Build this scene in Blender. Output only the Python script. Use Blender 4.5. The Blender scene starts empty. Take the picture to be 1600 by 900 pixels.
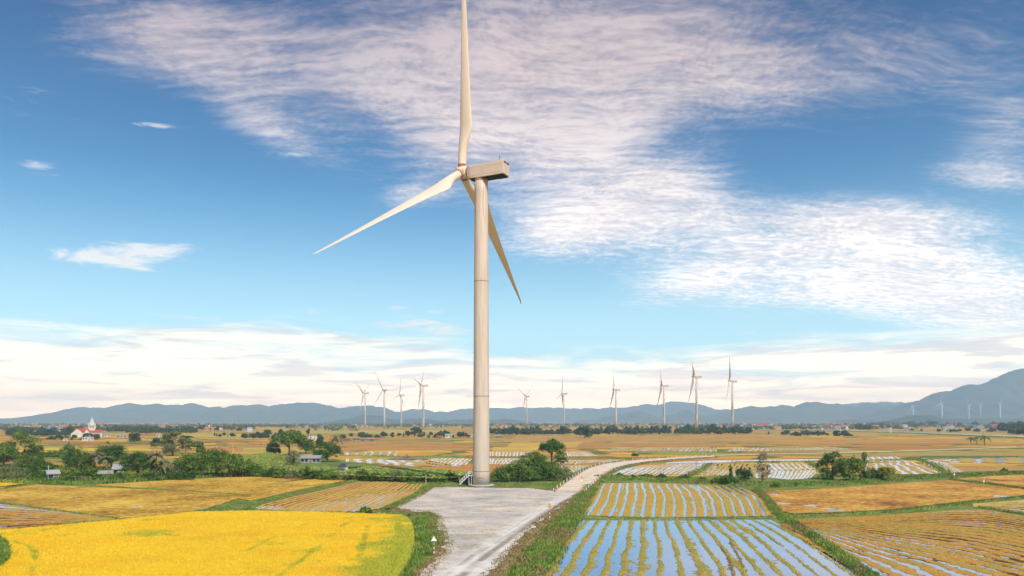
import bpy, math, random
import numpy as np
from mathutils import Vector, Matrix
R = math.radians
S = bpy.context.scene
C = S.collection
rng = np.random.default_rng(7)
random.seed(7)

# ------------------------------------------------------------------ camera
F, HOR, CH = 1218.0, 658.0, 18.0          # focal length in photo pixels, horizon row, camera height
cam = bpy.data.cameras.new('camera')
co = bpy.data.objects.new('camera', cam); C.objects.link(co)
cam.sensor_width = 36; cam.lens = 36*F/1600; cam.shift_y = (HOR-450)/1600
cam.clip_start = 1; cam.clip_end = 60000
co.location = (0, 0, CH); co.rotation_euler = (R(90), 0, 0)
S.camera = co

# ------------------------------------------------------------------ light
SUN_EL, SUN_AZ = 47.0, 150.0               # azimuth clockwise from +Y (the view direction): behind, a little to the right
S.view_settings.view_transform = 'Standard'; S.view_settings.look = 'None'
S.view_settings.exposure = 0.25; S.view_settings.gamma = 1
S.cycles.use_denoising = True
S.cycles.max_bounces = 6; S.cycles.diffuse_bounces = 2; S.cycles.glossy_bounces = 3
S.cycles.volume_bounces = 3; S.cycles.transparent_max_bounces = 8
S.cycles.caustics_reflective = False; S.cycles.caustics_refractive = False
sun = bpy.data.lights.new('sun', 'SUN'); sun.energy = 4.2; sun.angle = R(0.6); sun.color = (1, .93, .82)
so = bpy.data.objects.new('sun', sun); C.objects.link(so)
sd = Vector((math.sin(R(SUN_AZ))*math.cos(R(SUN_EL)), math.cos(R(SUN_AZ))*math.cos(R(SUN_EL)), math.sin(R(SUN_EL))))
so.rotation_euler = sd.to_track_quat('Z', 'Y').to_euler()
so.location = (0, 0, 300)

# ------------------------------------------------------------------ node helper
class NT:
    def __init__(s, tree):
        s.t = tree; s.n = tree.nodes; s.l = tree.links
    def new(s, typ, **kw):
        n = s.n.new(typ)
        for k, v in kw.items(): setattr(n, k, v)
        return n
    def put(s, sock, v):
        if v is None: return
        if isinstance(v, bpy.types.NodeSocket): s.l.new(v, sock)
        else:
            if hasattr(sock.default_value, '__len__') and not hasattr(v, '__len__'): v = [v]*len(sock.default_value)
            if hasattr(v, '__len__') and len(v) == 3 and len(sock.default_value) == 4: v = (*v, 1)
            sock.default_value = v
    def m(s, op, a, b=None, c=None, clamp=False):
        n = s.new('ShaderNodeMath', operation=op); n.use_clamp = clamp
        s.put(n.inputs[0], a); s.put(n.inputs[1], b)
        if c is not None: s.put(n.inputs[2], c)
        return n.outputs[0]
    def v(s, op, a, b=None):
        n = s.new('ShaderNodeVectorMath', operation=op)
        s.put(n.inputs[0], a); s.put(n.inputs[1], b)
        return n.outputs[0]
    def xyz(s, x, y, z=0.0):
        n = s.new('ShaderNodeCombineXYZ'); s.put(n.inputs[0], x); s.put(n.inputs[1], y); s.put(n.inputs[2], z)
        return n.outputs[0]
    def sep(s, v):
        n = s.new('ShaderNodeSeparateXYZ'); s.put(n.inputs[0], v); return n.outputs
    def mix(s, f, a, b, bt='MIX'):
        n = s.new('ShaderNodeMix', data_type='RGBA', blend_type=bt)
        s.put(n.inputs['Factor'], f); s.put(n.inputs[6], a); s.put(n.inputs[7], b)
        return n.outputs[2]
    def noise(s, vec, scale, detail=3, rough=.55, dist=0.0, out=0):
        n = s.new('ShaderNodeTexNoise'); s.put(n.inputs['Vector'], vec)
        n.inputs['Scale'].default_value = scale; n.inputs['Detail'].default_value = detail
        n.inputs['Roughness'].default_value = rough; n.inputs['Distortion'].default_value = dist
        return n.outputs[out]
    def rng(s, v, a, b, c=0.0, d=1.0, smooth=True):
        n = s.new('ShaderNodeMapRange', interpolation_type='SMOOTHSTEP' if smooth else 'LINEAR')
        s.put(n.inputs[0], v); 
        for i, q in enumerate((a, b, c, d)): s.put(n.inputs[i+1], q)
        return n.outputs[0]
    def ramp(s, v, stops, interp='LINEAR'):
        n = s.new('ShaderNodeValToRGB'); e = n.color_ramp.elements; n.color_ramp.interpolation = interp
        while len(e) < len(stops): e.new(.5)
        for el, (p, c) in zip(e, stops): el.position = p; el.color = (*c, 1)
        s.put(n.inputs[0], v); return n.outputs[0]
    def attr(s, name):
        n = s.new('ShaderNodeAttribute', attribute_name=name); return n.outputs['Fac']

# ------------------------------------------------------------------ sky with clouds (all in world direction space)
W = bpy.data.worlds.new('World'); S.world = W; W.use_nodes = True
w = NT(W.node_tree); w.n.clear()
sky = w.new('ShaderNodeTexSky', sky_type='NISHITA'); sky.sun_disc = False
sky.sun_elevation = R(SUN_EL); sky.sun_rotation = R(SUN_AZ)
sky.air_density = 1.0; sky.dust_density = 0.6; sky.ozone_density = 3.0; sky.altitude = 100
tc = w.new('ShaderNodeTexCoord').outputs['Generated']
dn = w.v('NORMALIZE', tc); dx, dy, dz = w.sep(dn)
hyp = w.m('SQRT', w.m('ADD', w.m('MULTIPLY', dx, dx), w.m('MULTIPLY', dy, dy)))
az = w.m('ARCTAN2', dx, dy)
el = w.m('DIVIDE', dz, w.m('MAXIMUM', hyp, .02))        # tangent of elevation
elp = w.m('MAXIMUM', el, 0.0)
inv = w.m('DIVIDE', 1.0, w.m('ADD', elp, .20))
plane = w.xyz(w.m('MULTIPLY', w.m('SINE', az), inv), w.m('MULTIPLY', w.m('COSINE', az), inv))
warpn = w.noise(plane, 2.2, 2, .5, out=1)
warp = w.v('ADD', plane, w.v('MULTIPLY', w.v('SUBTRACT', warpn, (.5, .5, .5)), (.35, .12, 0)))
def AE(px, py):
    X, Z = (px-800)/F, (HOR-py)/F
    a = math.atan(X); return a, Z*math.cos(a)
def blobs(lst):
    tot = None
    for (px, py, rx, ry, ang, st) in lst:
        a, e = AE(px, py)
        ca, sa = math.cos(R(ang)), math.sin(R(ang))
        da = w.m('SUBTRACT', az, a); de = w.m('SUBTRACT', el, e)
        u = w.m('MULTIPLY_ADD', da, ca*F/rx, w.m('MULTIPLY', de, sa*F/rx))
        v = w.m('MULTIPLY_ADD', da, -sa*F/ry, w.m('MULTIPLY', de, ca*F/ry))
        d2 = w.m('MULTIPLY_ADD', u, u, w.m('MULTIPLY', v, v))
        g = w.m('MULTIPLY', w.m('POWER', math.e, w.m('MULTIPLY', d2, -0.9)), st)
        tot = g if tot is None else w.m('SUBTRACT', w.m('ADD', tot, g), w.m('MULTIPLY', tot, g))
    return tot
main_m = blobs([(255,70,120,55,0,.8),(330,30,110,40,0,.45),(400,110,130,60,-18,.55),(410,190,100,32,-25,.65),(600,70,200,80,0,.55),(620,150,150,50,-10,.55),
    (800,110,200,130,0,.95),(1000,70,200,110,0,.85),(1180,120,150,60,-10,.6),(1010,170,130,40,22,.6),(720,225,100,55,0,.75),(880,250,140,60,0,.75),
    (650,300,60,20,14,.5),(1020,285,90,32,0,.85),(900,350,110,45,8,1.0),(1000,340,100,55,0,.7),(1110,335,90,40,-14,.6),
    (1330,345,140,32,-6,.9),(1200,395,170,32,0,.7),(1400,400,130,45,-12,.85),(1100,440,110,28,10,.75),(1350,450,200,32,0,.85),(1530,480,130,38,-10,.9),
    (1450,110,180,70,0,.38),(1580,200,60,50,0,.5),(1560,275,80,20,-15,.6),(1300,60,160,60,0,.35)])
soft_m = blobs([(150,402,55,11,0,.9),(225,392,58,14,4,.95),(200,410,40,9,-8,.6),(65,258,26,18,0,.45),(45,150,36,30,0,.28),(245,196,45,4,3,.6),(460,240,48,6,4,.5),(250,180,45,3,2,.35),
    (620,480,18,5,0,.6),(681,487,20,6,0,.5),(490,486,16,6,0,.35),(650,508,90,14,-6,.75),(20,518,50,9,6,.7),(1175,520,24,4,0,.4),(760,405,60,10,4,.3)])
low_m = blobs([(60,555,200,32,0,.9),(250,545,260,34,3,.85),(470,540,180,26,0,.75),(680,565,160,26,-2,.55),(200,600,420,44,0,.9),(560,605,260,34,0,.7),
    (900,600,260,40,0,.7),(1180,570,280,26,2,.75),(1380,545,230,20,0,.6),(1500,570,240,34,0,.85),(1250,615,340,30,0,.7),(1620,530,90,26,0,.6)])
# ripples: fine rows stretched along the horizon
rip_lo = w.noise(w.v('MULTIPLY', warp, (20, 42, 1)), 1.0, 3, .55)
rip_hi = w.noise(w.v('MULTIPLY', w.v('ADD', warp, w.v('MULTIPLY', w.v('SUBTRACT', w.noise(plane, 5, 2, .5, out=1), (.5,.5,.5)), (0, .10, 0))), (8, 36, 1)), 1.0, 4, .55)
rip = w.new('ShaderNodeMix', data_type='FLOAT'); w.put(rip.inputs[0], w.rng(el, .18, .33)); w.put(rip.inputs[2], rip_lo); w.put(rip.inputs[3], rip_hi); rip = rip.outputs[0]
rip2 = w.noise(w.v('MULTIPLY', w.v('ADD', warp, (3, 1, 0)), (48, 70, 1)), 1.0, 2, .55)
big = w.noise(w.v('MULTIPLY', warp, (2.2, 4.5, 1)), 1.0, 4, .6)
tex = w.m('ADD', w.m('MULTIPLY', rip, .5), w.m('ADD', w.m('MULTIPLY', rip2, .25), w.m('MULTIPLY', big, .52)))  # ~ .63 mean
a_main = w.rng(w.m('ADD', w.m('MULTIPLY', main_m, 1.0), w.m('MULTIPLY', w.m('SUBTRACT', tex, .635), 1.9)), .02, 1.08)
a_main = w.m('MULTIPLY', a_main, w.rng(main_m, .04, .4))
streak = w.noise(w.v('MULTIPLY', w.xyz(az, el), (7, 60, 1)), 1.0, 5, .6, .6)
fl = w.noise(w.v('MULTIPLY', w.xyz(az, el), (22, 70, 1)), 1.0, 5, .65, .8)
a_soft = w.m('MULTIPLY', w.rng(w.m('ADD', soft_m, w.m('MULTIPLY', w.m('SUBTRACT', fl, .5), 2.2)), .2, .95), w.rng(soft_m, .05, .4))
a_low = w.rng(w.m('ADD', low_m, w.m('MULTIPLY', w.m('SUBTRACT', streak, .5), 2.0)), .12, 1.15)
a_low = w.m('MULTIPLY', a_low, w.rng(low_m, .03, .3, .08, 1.0))
# clear sky, tinted a little towards the photograph's teal
skyc = w.mix(1.0, sky.outputs[0], (.30, .86, 1.06), 'MULTIPLY')
skyc = w.mix(w.rng(el, .2, .56), skyc, w.mix(1.0, skyc, (.25,.50,.68), 'MULTIPLY'))
glow = w.rng(el, .0, .36, 1.0, 0.0)
glow2 = w.m('POWER', glow, 1.6)
skyc = w.mix(w.m('MULTIPLY', glow2, .85), skyc, (8.2, 12.0, 12.4))
hz = w.rng(el, .0, .06, 1.0, 0.0)
skyc = w.mix(w.m('MULTIPLY', hz, .85), skyc, (44.0, 29.0, 17.0))
up = w.rng(el, .12, .5)
cl = w.mix(up, (11.5, 10.6, 10.2), (6.4, 5.2, 5.2))
shade = w.rng(tex, .5, .80, .80, 1.16)
cl = w.mix(1.0, cl, w.xyz(shade, shade, w.m('MULTIPLY_ADD', shade, .8, .2)), 'MULTIPLY')
lowc = w.mix(w.rng(el, .01, .1), (44.0, 29.5, 17.0), (14.0, 12.8, 10.4))
lowc = w.mix(w.m('MULTIPLY', w.rng(w.noise(w.v('MULTIPLY', w.xyz(az, el), (5, 42, 1)), 1.3, 4, .6, .5), .46, .62), .85), lowc, w.mix(w.rng(el, .01, .1), (22.0, 15.5, 12.0), (8.2, 7.4, 7.4)))
a_main = w.m('MULTIPLY', a_main, w.rng(w.m('MULTIPLY_ADD', up, -.32, main_m), .0, .85, .45, 1.0))
out = w.mix(w.m('MULTIPLY', a_main, .97), skyc, cl)
out = w.mix(w.m('MULTIPLY', a_soft, .9), out, w.mix(up, (9.3, 9.2, 9.0), (5.2, 5.6, 6.4)))
out = w.mix(w.m('MULTIPLY', a_low, .92), out, lowc)
bg = w.new('ShaderNodeBackground'); bg.inputs[1].default_value = 0.10; w.put(bg.inputs[0], out)
w.l.new(bg.outputs[0], w.new('ShaderNodeOutputWorld').inputs[0])

# ------------------------------------------------------------------ materials
def mat(name, col=(.5,.5,.5), rough=.8, spec=.3, metal=0.0, build=None):
    m = bpy.data.materials.new(name); m.use_nodes = True
    t = NT(m.node_tree); b = t.n['Principled BSDF']
    b.inputs['Roughness'].default_value = rough; b.inputs['Specular IOR Level'].default_value = spec
    b.inputs['Metallic'].default_value = metal; b.inputs['Base Color'].default_value = (*col, 1)
    t.b = b
    if build: build(t, b)
    return m
def obj_co(t): return t.new('ShaderNodeTexCoord').outputs['Object']
def pos(t): return t.new('ShaderNodeNewGeometry').outputs['Position']
def bump(t, b, h, strength=.5, dist=.05):
    n = t.new('ShaderNodeBump'); n.inputs['Strength'].default_value = strength; n.inputs['Distance'].default_value = dist
    t.put(n.inputs['Height'], h); t.l.new(n.outputs[0], b.inputs['Normal'])
def worn(name, col, dark, rough=.6, scale=1.0, amount=.5, spec=.3, stretch=(1,1,1)):
    def f(t, b):
        p = t.v('MULTIPLY', obj_co(t), stretch)
        n = t.noise(p, scale, 6, .65)
        t.put(b.inputs['Base Color'], t.mix(t.m('MULTIPLY', t.rng(n, .42, .72), amount), col, dark))
    return mat(name, col, rough, spec, build=f)
def leafmat(name, a, b_, scale=.5, rough=.6, var=.8):
    def f(t, b):
        g = t.new('ShaderNodeNewGeometry')
        n = t.noise(g.outputs['Position'], scale, 3, .6)
        r = g.outputs['Random Per Island']
        c = t.mix(t.rng(n, .35, .65), a, b_)
        k = t.m('MULTIPLY_ADD', r, var, 1-var/2)
        t.put(b.inputs['Base Color'], t.mix(1.0, c, t.xyz(k, k, k), 'MULTIPLY'))
    return mat(name, a, rough, .25, build=f)

M = {}
M['tower'] = worn('warm white tower paint', (.57,.455,.36), (.47,.37,.29), .45, .12, .35, .4, (1,1,.25))
M['blade'] = worn('blade gelcoat', (.68,.565,.455), (.56,.455,.36), .4, .3, .4, .4, (1,1,.2))
def tower_b(t, b):
    o = obj_co(t); z = t.sep(o)[2]
    n = t.noise(t.v('MULTIPLY', o, (1,1,.12)), .5, 6, .65); n2 = t.noise(t.v('MULTIPLY', o, (2.2,2.2,.10)), 1.0, 4, .6)
    c = t.mix(t.m('MULTIPLY', t.rng(n, .42, .7), .45), (.60,.49,.395), (.48,.385,.30))
    st = t.m('MULTIPLY', t.rng(z, 70.0, 84.0), t.rng(n2, .46, .66))
    c = t.mix(t.m('MULTIPLY', st, .75), c, (.25,.13,.07))
    dirt = t.m('MULTIPLY', t.rng(n2, .48, .66), .4)
    t.put(b.inputs['Base Color'], t.mix(dirt, c, (.34,.27,.21)))
M['tower_main'] = mat('grimy warm white tower paint', (.64,.52,.42), .45, .4, build=tower_b)
def hub_b(t, b):
    n = t.noise(obj_co(t), .9, 5, .7)
    t.put(b.inputs['Base Color'], t.mix(t.m('MULTIPLY', t.rng(n, .5, .6), .85), (.70,.58,.47), (.28,.13,.06)))
M['hubpaint'] = mat('rust stained hub', (.7,.58,.47), .5, .4, build=hub_b)
M['white'] = worn('white paint', (.8,.78,.74), (.62,.58,.52), .5, .8, .4)
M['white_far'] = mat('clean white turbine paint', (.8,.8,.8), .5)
M['farpaint'] = mat('weathered warm white turbine paint', (.56,.48,.40), .5)
M['rust'] = worn('rusty stain', (.32,.16,.08), (.12,.06,.04), .8, 2.0, .8)
M["dark"] = mat("dark metal and underside shade", (.012,.011,.011), .7, .1)  # metal parts; also colours in the shade below the nacelle
M['grey'] = mat('grey seam', (.26,.22,.19), .7)
M['steel'] = mat('galvanised steel', (.62,.60,.56), .4, .5)
M['concrete'] = worn('concrete', (.55,.50,.43), (.36,.32,.27), .9, 1.5, .6)
M['red'] = mat('red paint', (.55,.05,.03), .5)
M['yellow'] = mat('yellow sign paint', (.85,.50,.02), .5)
M['blue'] = mat('blue paint', (.05,.25,.55), .5)
M['black'] = mat('black paint', (.02,.02,.02), .6)
M['ink'] = mat('faded dark lettering', (.06,.06,.09), .6)
M['bark'] = worn('bark', (.16,.12,.09), (.07,.05,.035), .95, 3.0, .8)
M['glass'] = mat('dark window glass', (.03,.04,.05), .15, .6)
M['leaf_dark'] = leafmat('dark leaves', (.022,.06,.009), (.08,.165,.02))
M['leaf_mid'] = leafmat('mid green leaves', (.035,.09,.010), (.17,.245,.03))
M['leaf_olive'] = leafmat('olive leaves', (.11,.13,.045), (.19,.20,.075))
M['leaf_dry'] = leafmat('dry grey leaves', (.17,.14,.085), (.24,.20,.12))
M['leaf_blue'] = leafmat('distant tree leaves', (.03,.065,.028), (.065,.105,.04), .05)
M['leaf_vine'] = leafmat('vineyard leaves', (.24,.32,.04), (.42,.44,.07), .15)
M['leaf_yellow'] = leafmat('yellow green leaves', (.16,.21,.03), (.26,.26,.03))
M['grass'] = leafmat('bund grass', (.10,.19,.025), (.23,.30,.05), .25)
M['grass_brown'] = leafmat('dry bank grass', (.26,.17,.07), (.22,.20,.06), .4)
M['rice_tuft'] = leafmat('ripe rice heads', (.80,.49,.015), (.78,.55,.03), .12, .6, .3)
M['rice_green'] = leafmat('green rice edge', (.30,.36,.03), (.42,.42,.04), .3)
M['straw'] = leafmat('straw stubble', (.48,.33,.10), (.38,.33,.09), .6)
M['straw_green'] = leafmat('green stubble', (.33,.30,.06), (.42,.32,.08), .3)

def soil_like(name, cols, s1=.06, s2=1.2, rows=None, bumpy=.6, rough=.95):
    def f(t, b):
        p = pos(t)
        n1 = t.noise(p, s1, 5, .6); n2 = t.noise(p, s2, 5, .7)
        n3 = t.noise(t.v('MULTIPLY', p, (.35, 1.6, 1)), s2*.8, 4, .7)
        v = t.m('ADD', t.m('MULTIPLY', n1, .30), t.m('ADD', t.m('MULTIPLY', n2, .40), t.m('MULTIPLY', n3, .38)))
        v = t.m('MULTIPLY_ADD', t.m('SUBTRACT', v, .54), 2.1, .50)
        if rows:
            uv = t.sep(t.new('ShaderNodeTexCoord').outputs['UV'])
            ax, cnt = rows
            q = t.m('ADD', t.m('MULTIPLY', uv[ax], cnt*2*math.pi), t.m('MULTIPLY', t.noise(p, .12, 2), 5.0))
            wv = t.m('SINE', q)
            v = t.m('ADD', v, t.m('MULTIPLY', wv, t.m('MULTIPLY', t.rng(n1, .3, .6), .10)))
        k = len(cols)
        t.put(b.inputs['Base Color'], t.ramp(v, [(.36+.32*i/(k-1), c) for i, c in enumerate(cols)]))
        bump(t, b, n2, bumpy, .1)
    return mat(name, cols[0], rough, .1, build=f)

# ------------------------------------------------------------------ mesh helpers
def link(name, me, m=None, parent=None, smooth=False):
    o = bpy.data.objects.new(name, me); C.objects.link(o)
    if m is not None: me.materials.append(m)
    if parent is not None: o.parent = parent
    if smooth: me.polygons.foreach_set('use_smooth', [True]*len(me.polygons))
    return o
def np_mesh(name, V, Fc):
    V = np.asarray(V, dtype=np.float32); Fc = np.asarray(Fc, dtype=np.int32); k = Fc.shape[1]
    me = bpy.data.meshes.new(name)
    me.vertices.add(len(V)); me.vertices.foreach_set('co', V.ravel())
    me.loops.add(Fc.size); me.loops.foreach_set('vertex_index', Fc.ravel())
    me.polygons.add(len(Fc)); me.polygons.foreach_set('loop_start', np.arange(0, Fc.size, k, dtype=np.int32))
    me.polygons.foreach_set('loop_total', np.full(len(Fc), k, dtype=np.int32))
    me.update(calc_edges=True); return me
class MB:
    """collects boxes, tubes, lathes into one mesh"""
    def __init__(s): s.v = []; s.f = []
    def add(s, vs, fs):
        o = len(s.v); s.v += [tuple(q) for q in vs]; s.f += [tuple(i+o for i in q) for q in fs]; return s
    def box(s, c, d, rz=0.0):
        x, y, z = c; a, b, h = d[0]/2, d[1]/2, d[2]/2
        cs, sn = math.cos(rz), math.sin(rz); vs = []
        for dz in (-h, h):
            for ux, uy in ((-a,-b),(a,-b),(a,b),(-a,b)): vs.append((x+ux*cs-uy*sn, y+ux*sn+uy*cs, z+dz))
        return s.add(vs, [(3,2,1,0),(4,5,6,7),(0,1,5,4),(1,2,6,5),(2,3,7,6),(3,0,4,7)])
    def tube(s, pts, rad, n=8, cap=True):
        pts = [Vector(p) for p in pts]
        if not hasattr(rad, '__len__'): rad = [rad]*len(pts)
        vs = []; fs = []
        for i, p in enumerate(pts):
            t = (pts[min(i+1, len(pts)-1)]-pts[max(i-1, 0)]).normalized()
            a = t.cross(Vector((0,0,1)) if abs(t.z) < .9 else Vector((0,1,0))).normalized(); b = t.cross(a)
            for k in range(n):
                an = 2*math.pi*k/n; vs.append(p+(a*math.cos(an)+b*math.sin(an))*rad[i])
        for i in range(len(pts)-1):
            for k in range(n): fs.append((i*n+k, i*n+(k+1)%n, (i+1)*n+(k+1)%n, (i+1)*n+k))
        if cap: fs.append(tuple(range(n))[::1]); fs.append(tuple((len(pts)-1)*n+k for k in range(n))[::-1])
        return s.add(vs, fs)
    def lathe(s, prof, n=24, c=(0,0,0)):
        vs = [(c[0]+r*math.cos(2*math.pi*k/n), c[1]+r*math.sin(2*math.pi*k/n), c[2]+z) for r, z in prof for k in range(n)]
        fs = [(i*n+k, i*n+(k+1)%n, (i+1)*n+(k+1)%n, (i+1)*n+k) for i in range(len(prof)-1) for k in range(n)]
        fs.append(tuple(range(n))[::-1]); fs.append(tuple((len(prof)-1)*n+k for k in range(n)))
        return s.add(vs, fs)
    def mesh(s, name):
        me = bpy.data.meshes.new(name); me.from_pydata(s.v, [], s.f); me.update(); return me
    def obj(s, name, m, parent=None, smooth=False): return link(name, s.mesh(name), m, parent, smooth)
def empty(name, loc=(0,0,0), rz=0.0):
    o = bpy.data.objects.new(name, None); C.objects.link(o); o.location = loc; o.rotation_euler = (0,0,rz)
    o.empty_display_size = .5; return o
def tag(o, label=None, cat=None, group=None, kind=None):
    if label: o['label'] = label
    if cat: o['category'] = cat
    if group: o['group'] = group
    if kind: o['kind'] = kind
    return o
def structure(o): o['kind'] = 'structure'; return o
def G(px, py, z=0.0):
    y = F*(CH-z)/(py-HOR); return ((px-800)/F*y, y)
def GL(pts, z=0.0): return [G(*p, z) for p in pts]
def copy_tree(o, parent=None):
    c = o.copy(); C.objects.link(c)
    if parent is not None: c.parent = parent
    for ch in list(o.children): copy_tree(ch, c)
    return c

# value noise for numpy
_tab = np.random.default_rng(3).random((256, 256))
def vn(x, y):
    xi = np.floor(x).astype(int); yi = np.floor(y).astype(int); fx = x-xi; fy = y-yi
    fx = fx*fx*(3-2*fx); fy = fy*fy*(3-2*fy)
    g = lambda a, b: _tab[a & 255, b & 255]
    return (g(xi,yi)*(1-fx)+g(xi+1,yi)*fx)*(1-fy)+(g(xi,yi+1)*(1-fx)+g(xi+1,yi+1)*fx)*fy
def fbm(x, y, s, o=4):
    r = 0; a = .5; t = 0
    for i in range(o): r = r+a*vn(x*s+17.3*i, y*s+5.1*i); t += a; a *= .55; s *= 2.07
    return r/t
def resample(P, n):
    P = np.array(P, float); d = np.r_[0, np.cumsum(np.hypot(*np.diff(P, axis=0).T))]
    t = np.linspace(0, d[-1], n); return np.c_[np.interp(t, d, P[:,0]), np.interp(t, d, P[:,1])]
def smooth_line(P, n):
    Q = resample(P, n)
    for _ in range(max(1, n//(len(P)*3))): Q[1:-1] = (Q[:-2]+2*Q[1:-1]+Q[2:])/4
    return Q
def seg_dist(X, Y, P):
    d = np.full(X.shape, 1e9); P = np.array(P)
    for a, b in zip(P[:-1], P[1:]):
        ab = b-a; L = (ab**2).sum()+1e-9
        t = np.clip(((X-a[0])*ab[0]+(Y-a[1])*ab[1])/L, 0, 1)
        d = np.minimum(d, np.hypot(X-a[0]-t*ab[0], Y-a[1]-t*ab[1]))
    return d
def inside(X, Y, P):
    r = np.zeros(X.shape, bool); P = np.array(P); n = len(P); j = n-1
    for i in range(n):
        xi, yi = P[i]; xj, yj = P[j]
        if yi != yj:
            c = ((yi > Y) != (yj > Y)) & (X < (xj-xi)*(Y-yi)/(yj-yi)+xi); r ^= c
        j = i
    return r
def set_attr(me, name, vals):
    a = me.attributes.new(name, 'FLOAT', 'POINT'); a.data.foreach_set('value', np.asarray(vals, dtype=np.float32).ravel())
def coons(bottom, top, left, right, nu, nv):
    B, T, L, Rr = (resample(GL(bottom), nu), resample(GL(top), nu), resample(GL(left), nv), resample(GL(right), nv))
    u = np.linspace(0, 1, nu)[None, :, None]; v = np.linspace(0, 1, nv)[:, None, None]
    P = (1-v)*B[None]+v*T[None]+(1-u)*L[:, None]+u*Rr[:, None]
    P -= (1-u)*(1-v)*B[0]+u*(1-v)*B[-1]+(1-u)*v*T[0]+u*v*T[-1]
    return P
def grid_mesh(name, P, Z):
    nv, nu = P.shape[:2]
    V = np.c_[P.reshape(-1, 2), Z.ravel()]
    i = np.arange(nv*nu).reshape(nv, nu)
    Fc = np.stack([i[:-1,:-1], i[:-1,1:], i[1:,1:], i[1:,:-1]], -1).reshape(-1, 4)
    me = np_mesh(name, V, Fc)
    uvl = me.uv_layers.new(name='UVMap')
    uu, vv = np.meshgrid(np.linspace(0,1,nu), np.linspace(0,1,nv))
    UV = np.c_[uu.ravel(), vv.ravel()][Fc.ravel()]
    uvl.data.foreach_set('uv', UV.astype(np.float32).ravel())
    return me
def raster(name, poly, res, zf, m, attrs=None, rag=0.0):
    P = np.array(poly); x0, y0 = P.min(0)-res*2; x1, y1 = P.max(0)+res*2
    X, Y = np.meshgrid(np.arange(x0, x1, res), np.arange(y0, y1, res))
    xc, yc = X[:-1,:-1]+res/2, Y[:-1,:-1]+res/2
    jx = (fbm(xc, yc, .35)-.5)*rag*2; jy = (fbm(xc+50, yc+9, .35)-.5)*rag*2
    keep = inside(xc+jx, yc+jy, P)
    i = np.arange(X.size).reshape(X.shape)
    Fc = np.stack([i[:-1,:-1], i[:-1,1:], i[1:,1:], i[1:,:-1]], -1)[keep]
    used = np.unique(Fc); mp = np.zeros(X.size, int); mp[used] = np.arange(len(used))
    xs, ys = X.ravel()[used], Y.ravel()[used]
    me = np_mesh(name, np.c_[xs, ys, zf(xs, ys)], mp[Fc])
    for k, f in (attrs or {}).items(): set_attr(me, k, f(xs, ys))
    return link(name, me, m, smooth=True)
def tufts(pts, z, h, wd, spread=.5, seed=0, per=2):
    """grass tufts: per leaning triangles at each point -> (V, F)"""
    r = np.random.default_rng(seed); n = len(pts)
    z = np.broadcast_to(z, (n,)); V = []
    for k in range(per):
        a = r.random(n)*6.283; hh = h*(.6+.8*r.random(n)); ww = wd*(.6+.8*r.random(n))
        lx = (r.random(n)-.5)*spread*hh*1.6; ly = (r.random(n)-.5)*spread*hh*1.6
        ca, sa = np.cos(a)*ww/2, np.sin(a)*ww/2
        V.append(np.stack([np.c_[pts[:,0]-ca, pts[:,1]-sa, z-.03], np.c_[pts[:,0]+ca, pts[:,1]+sa, z-.03],
                           np.c_[pts[:,0]+lx, pts[:,1]+ly, z+hh]], 1))
    V = np.concatenate(V).reshape(-1, 3); return V
def tri_obj(name, Vs, m):
    V = np.concatenate(Vs); return link(name, np_mesh(name, V, np.arange(len(V)).reshape(-1, 3)), m)
def scatter_poly(poly, n, seed):
    r = np.random.default_rng(seed); P = np.array(poly); lo, hi = P.min(0), P.max(0)
    q = lo+(hi-lo)*r.random((int(n*3), 2)); q = q[inside(q[:,0], q[:,1], P)]
    return q[:n]

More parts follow.
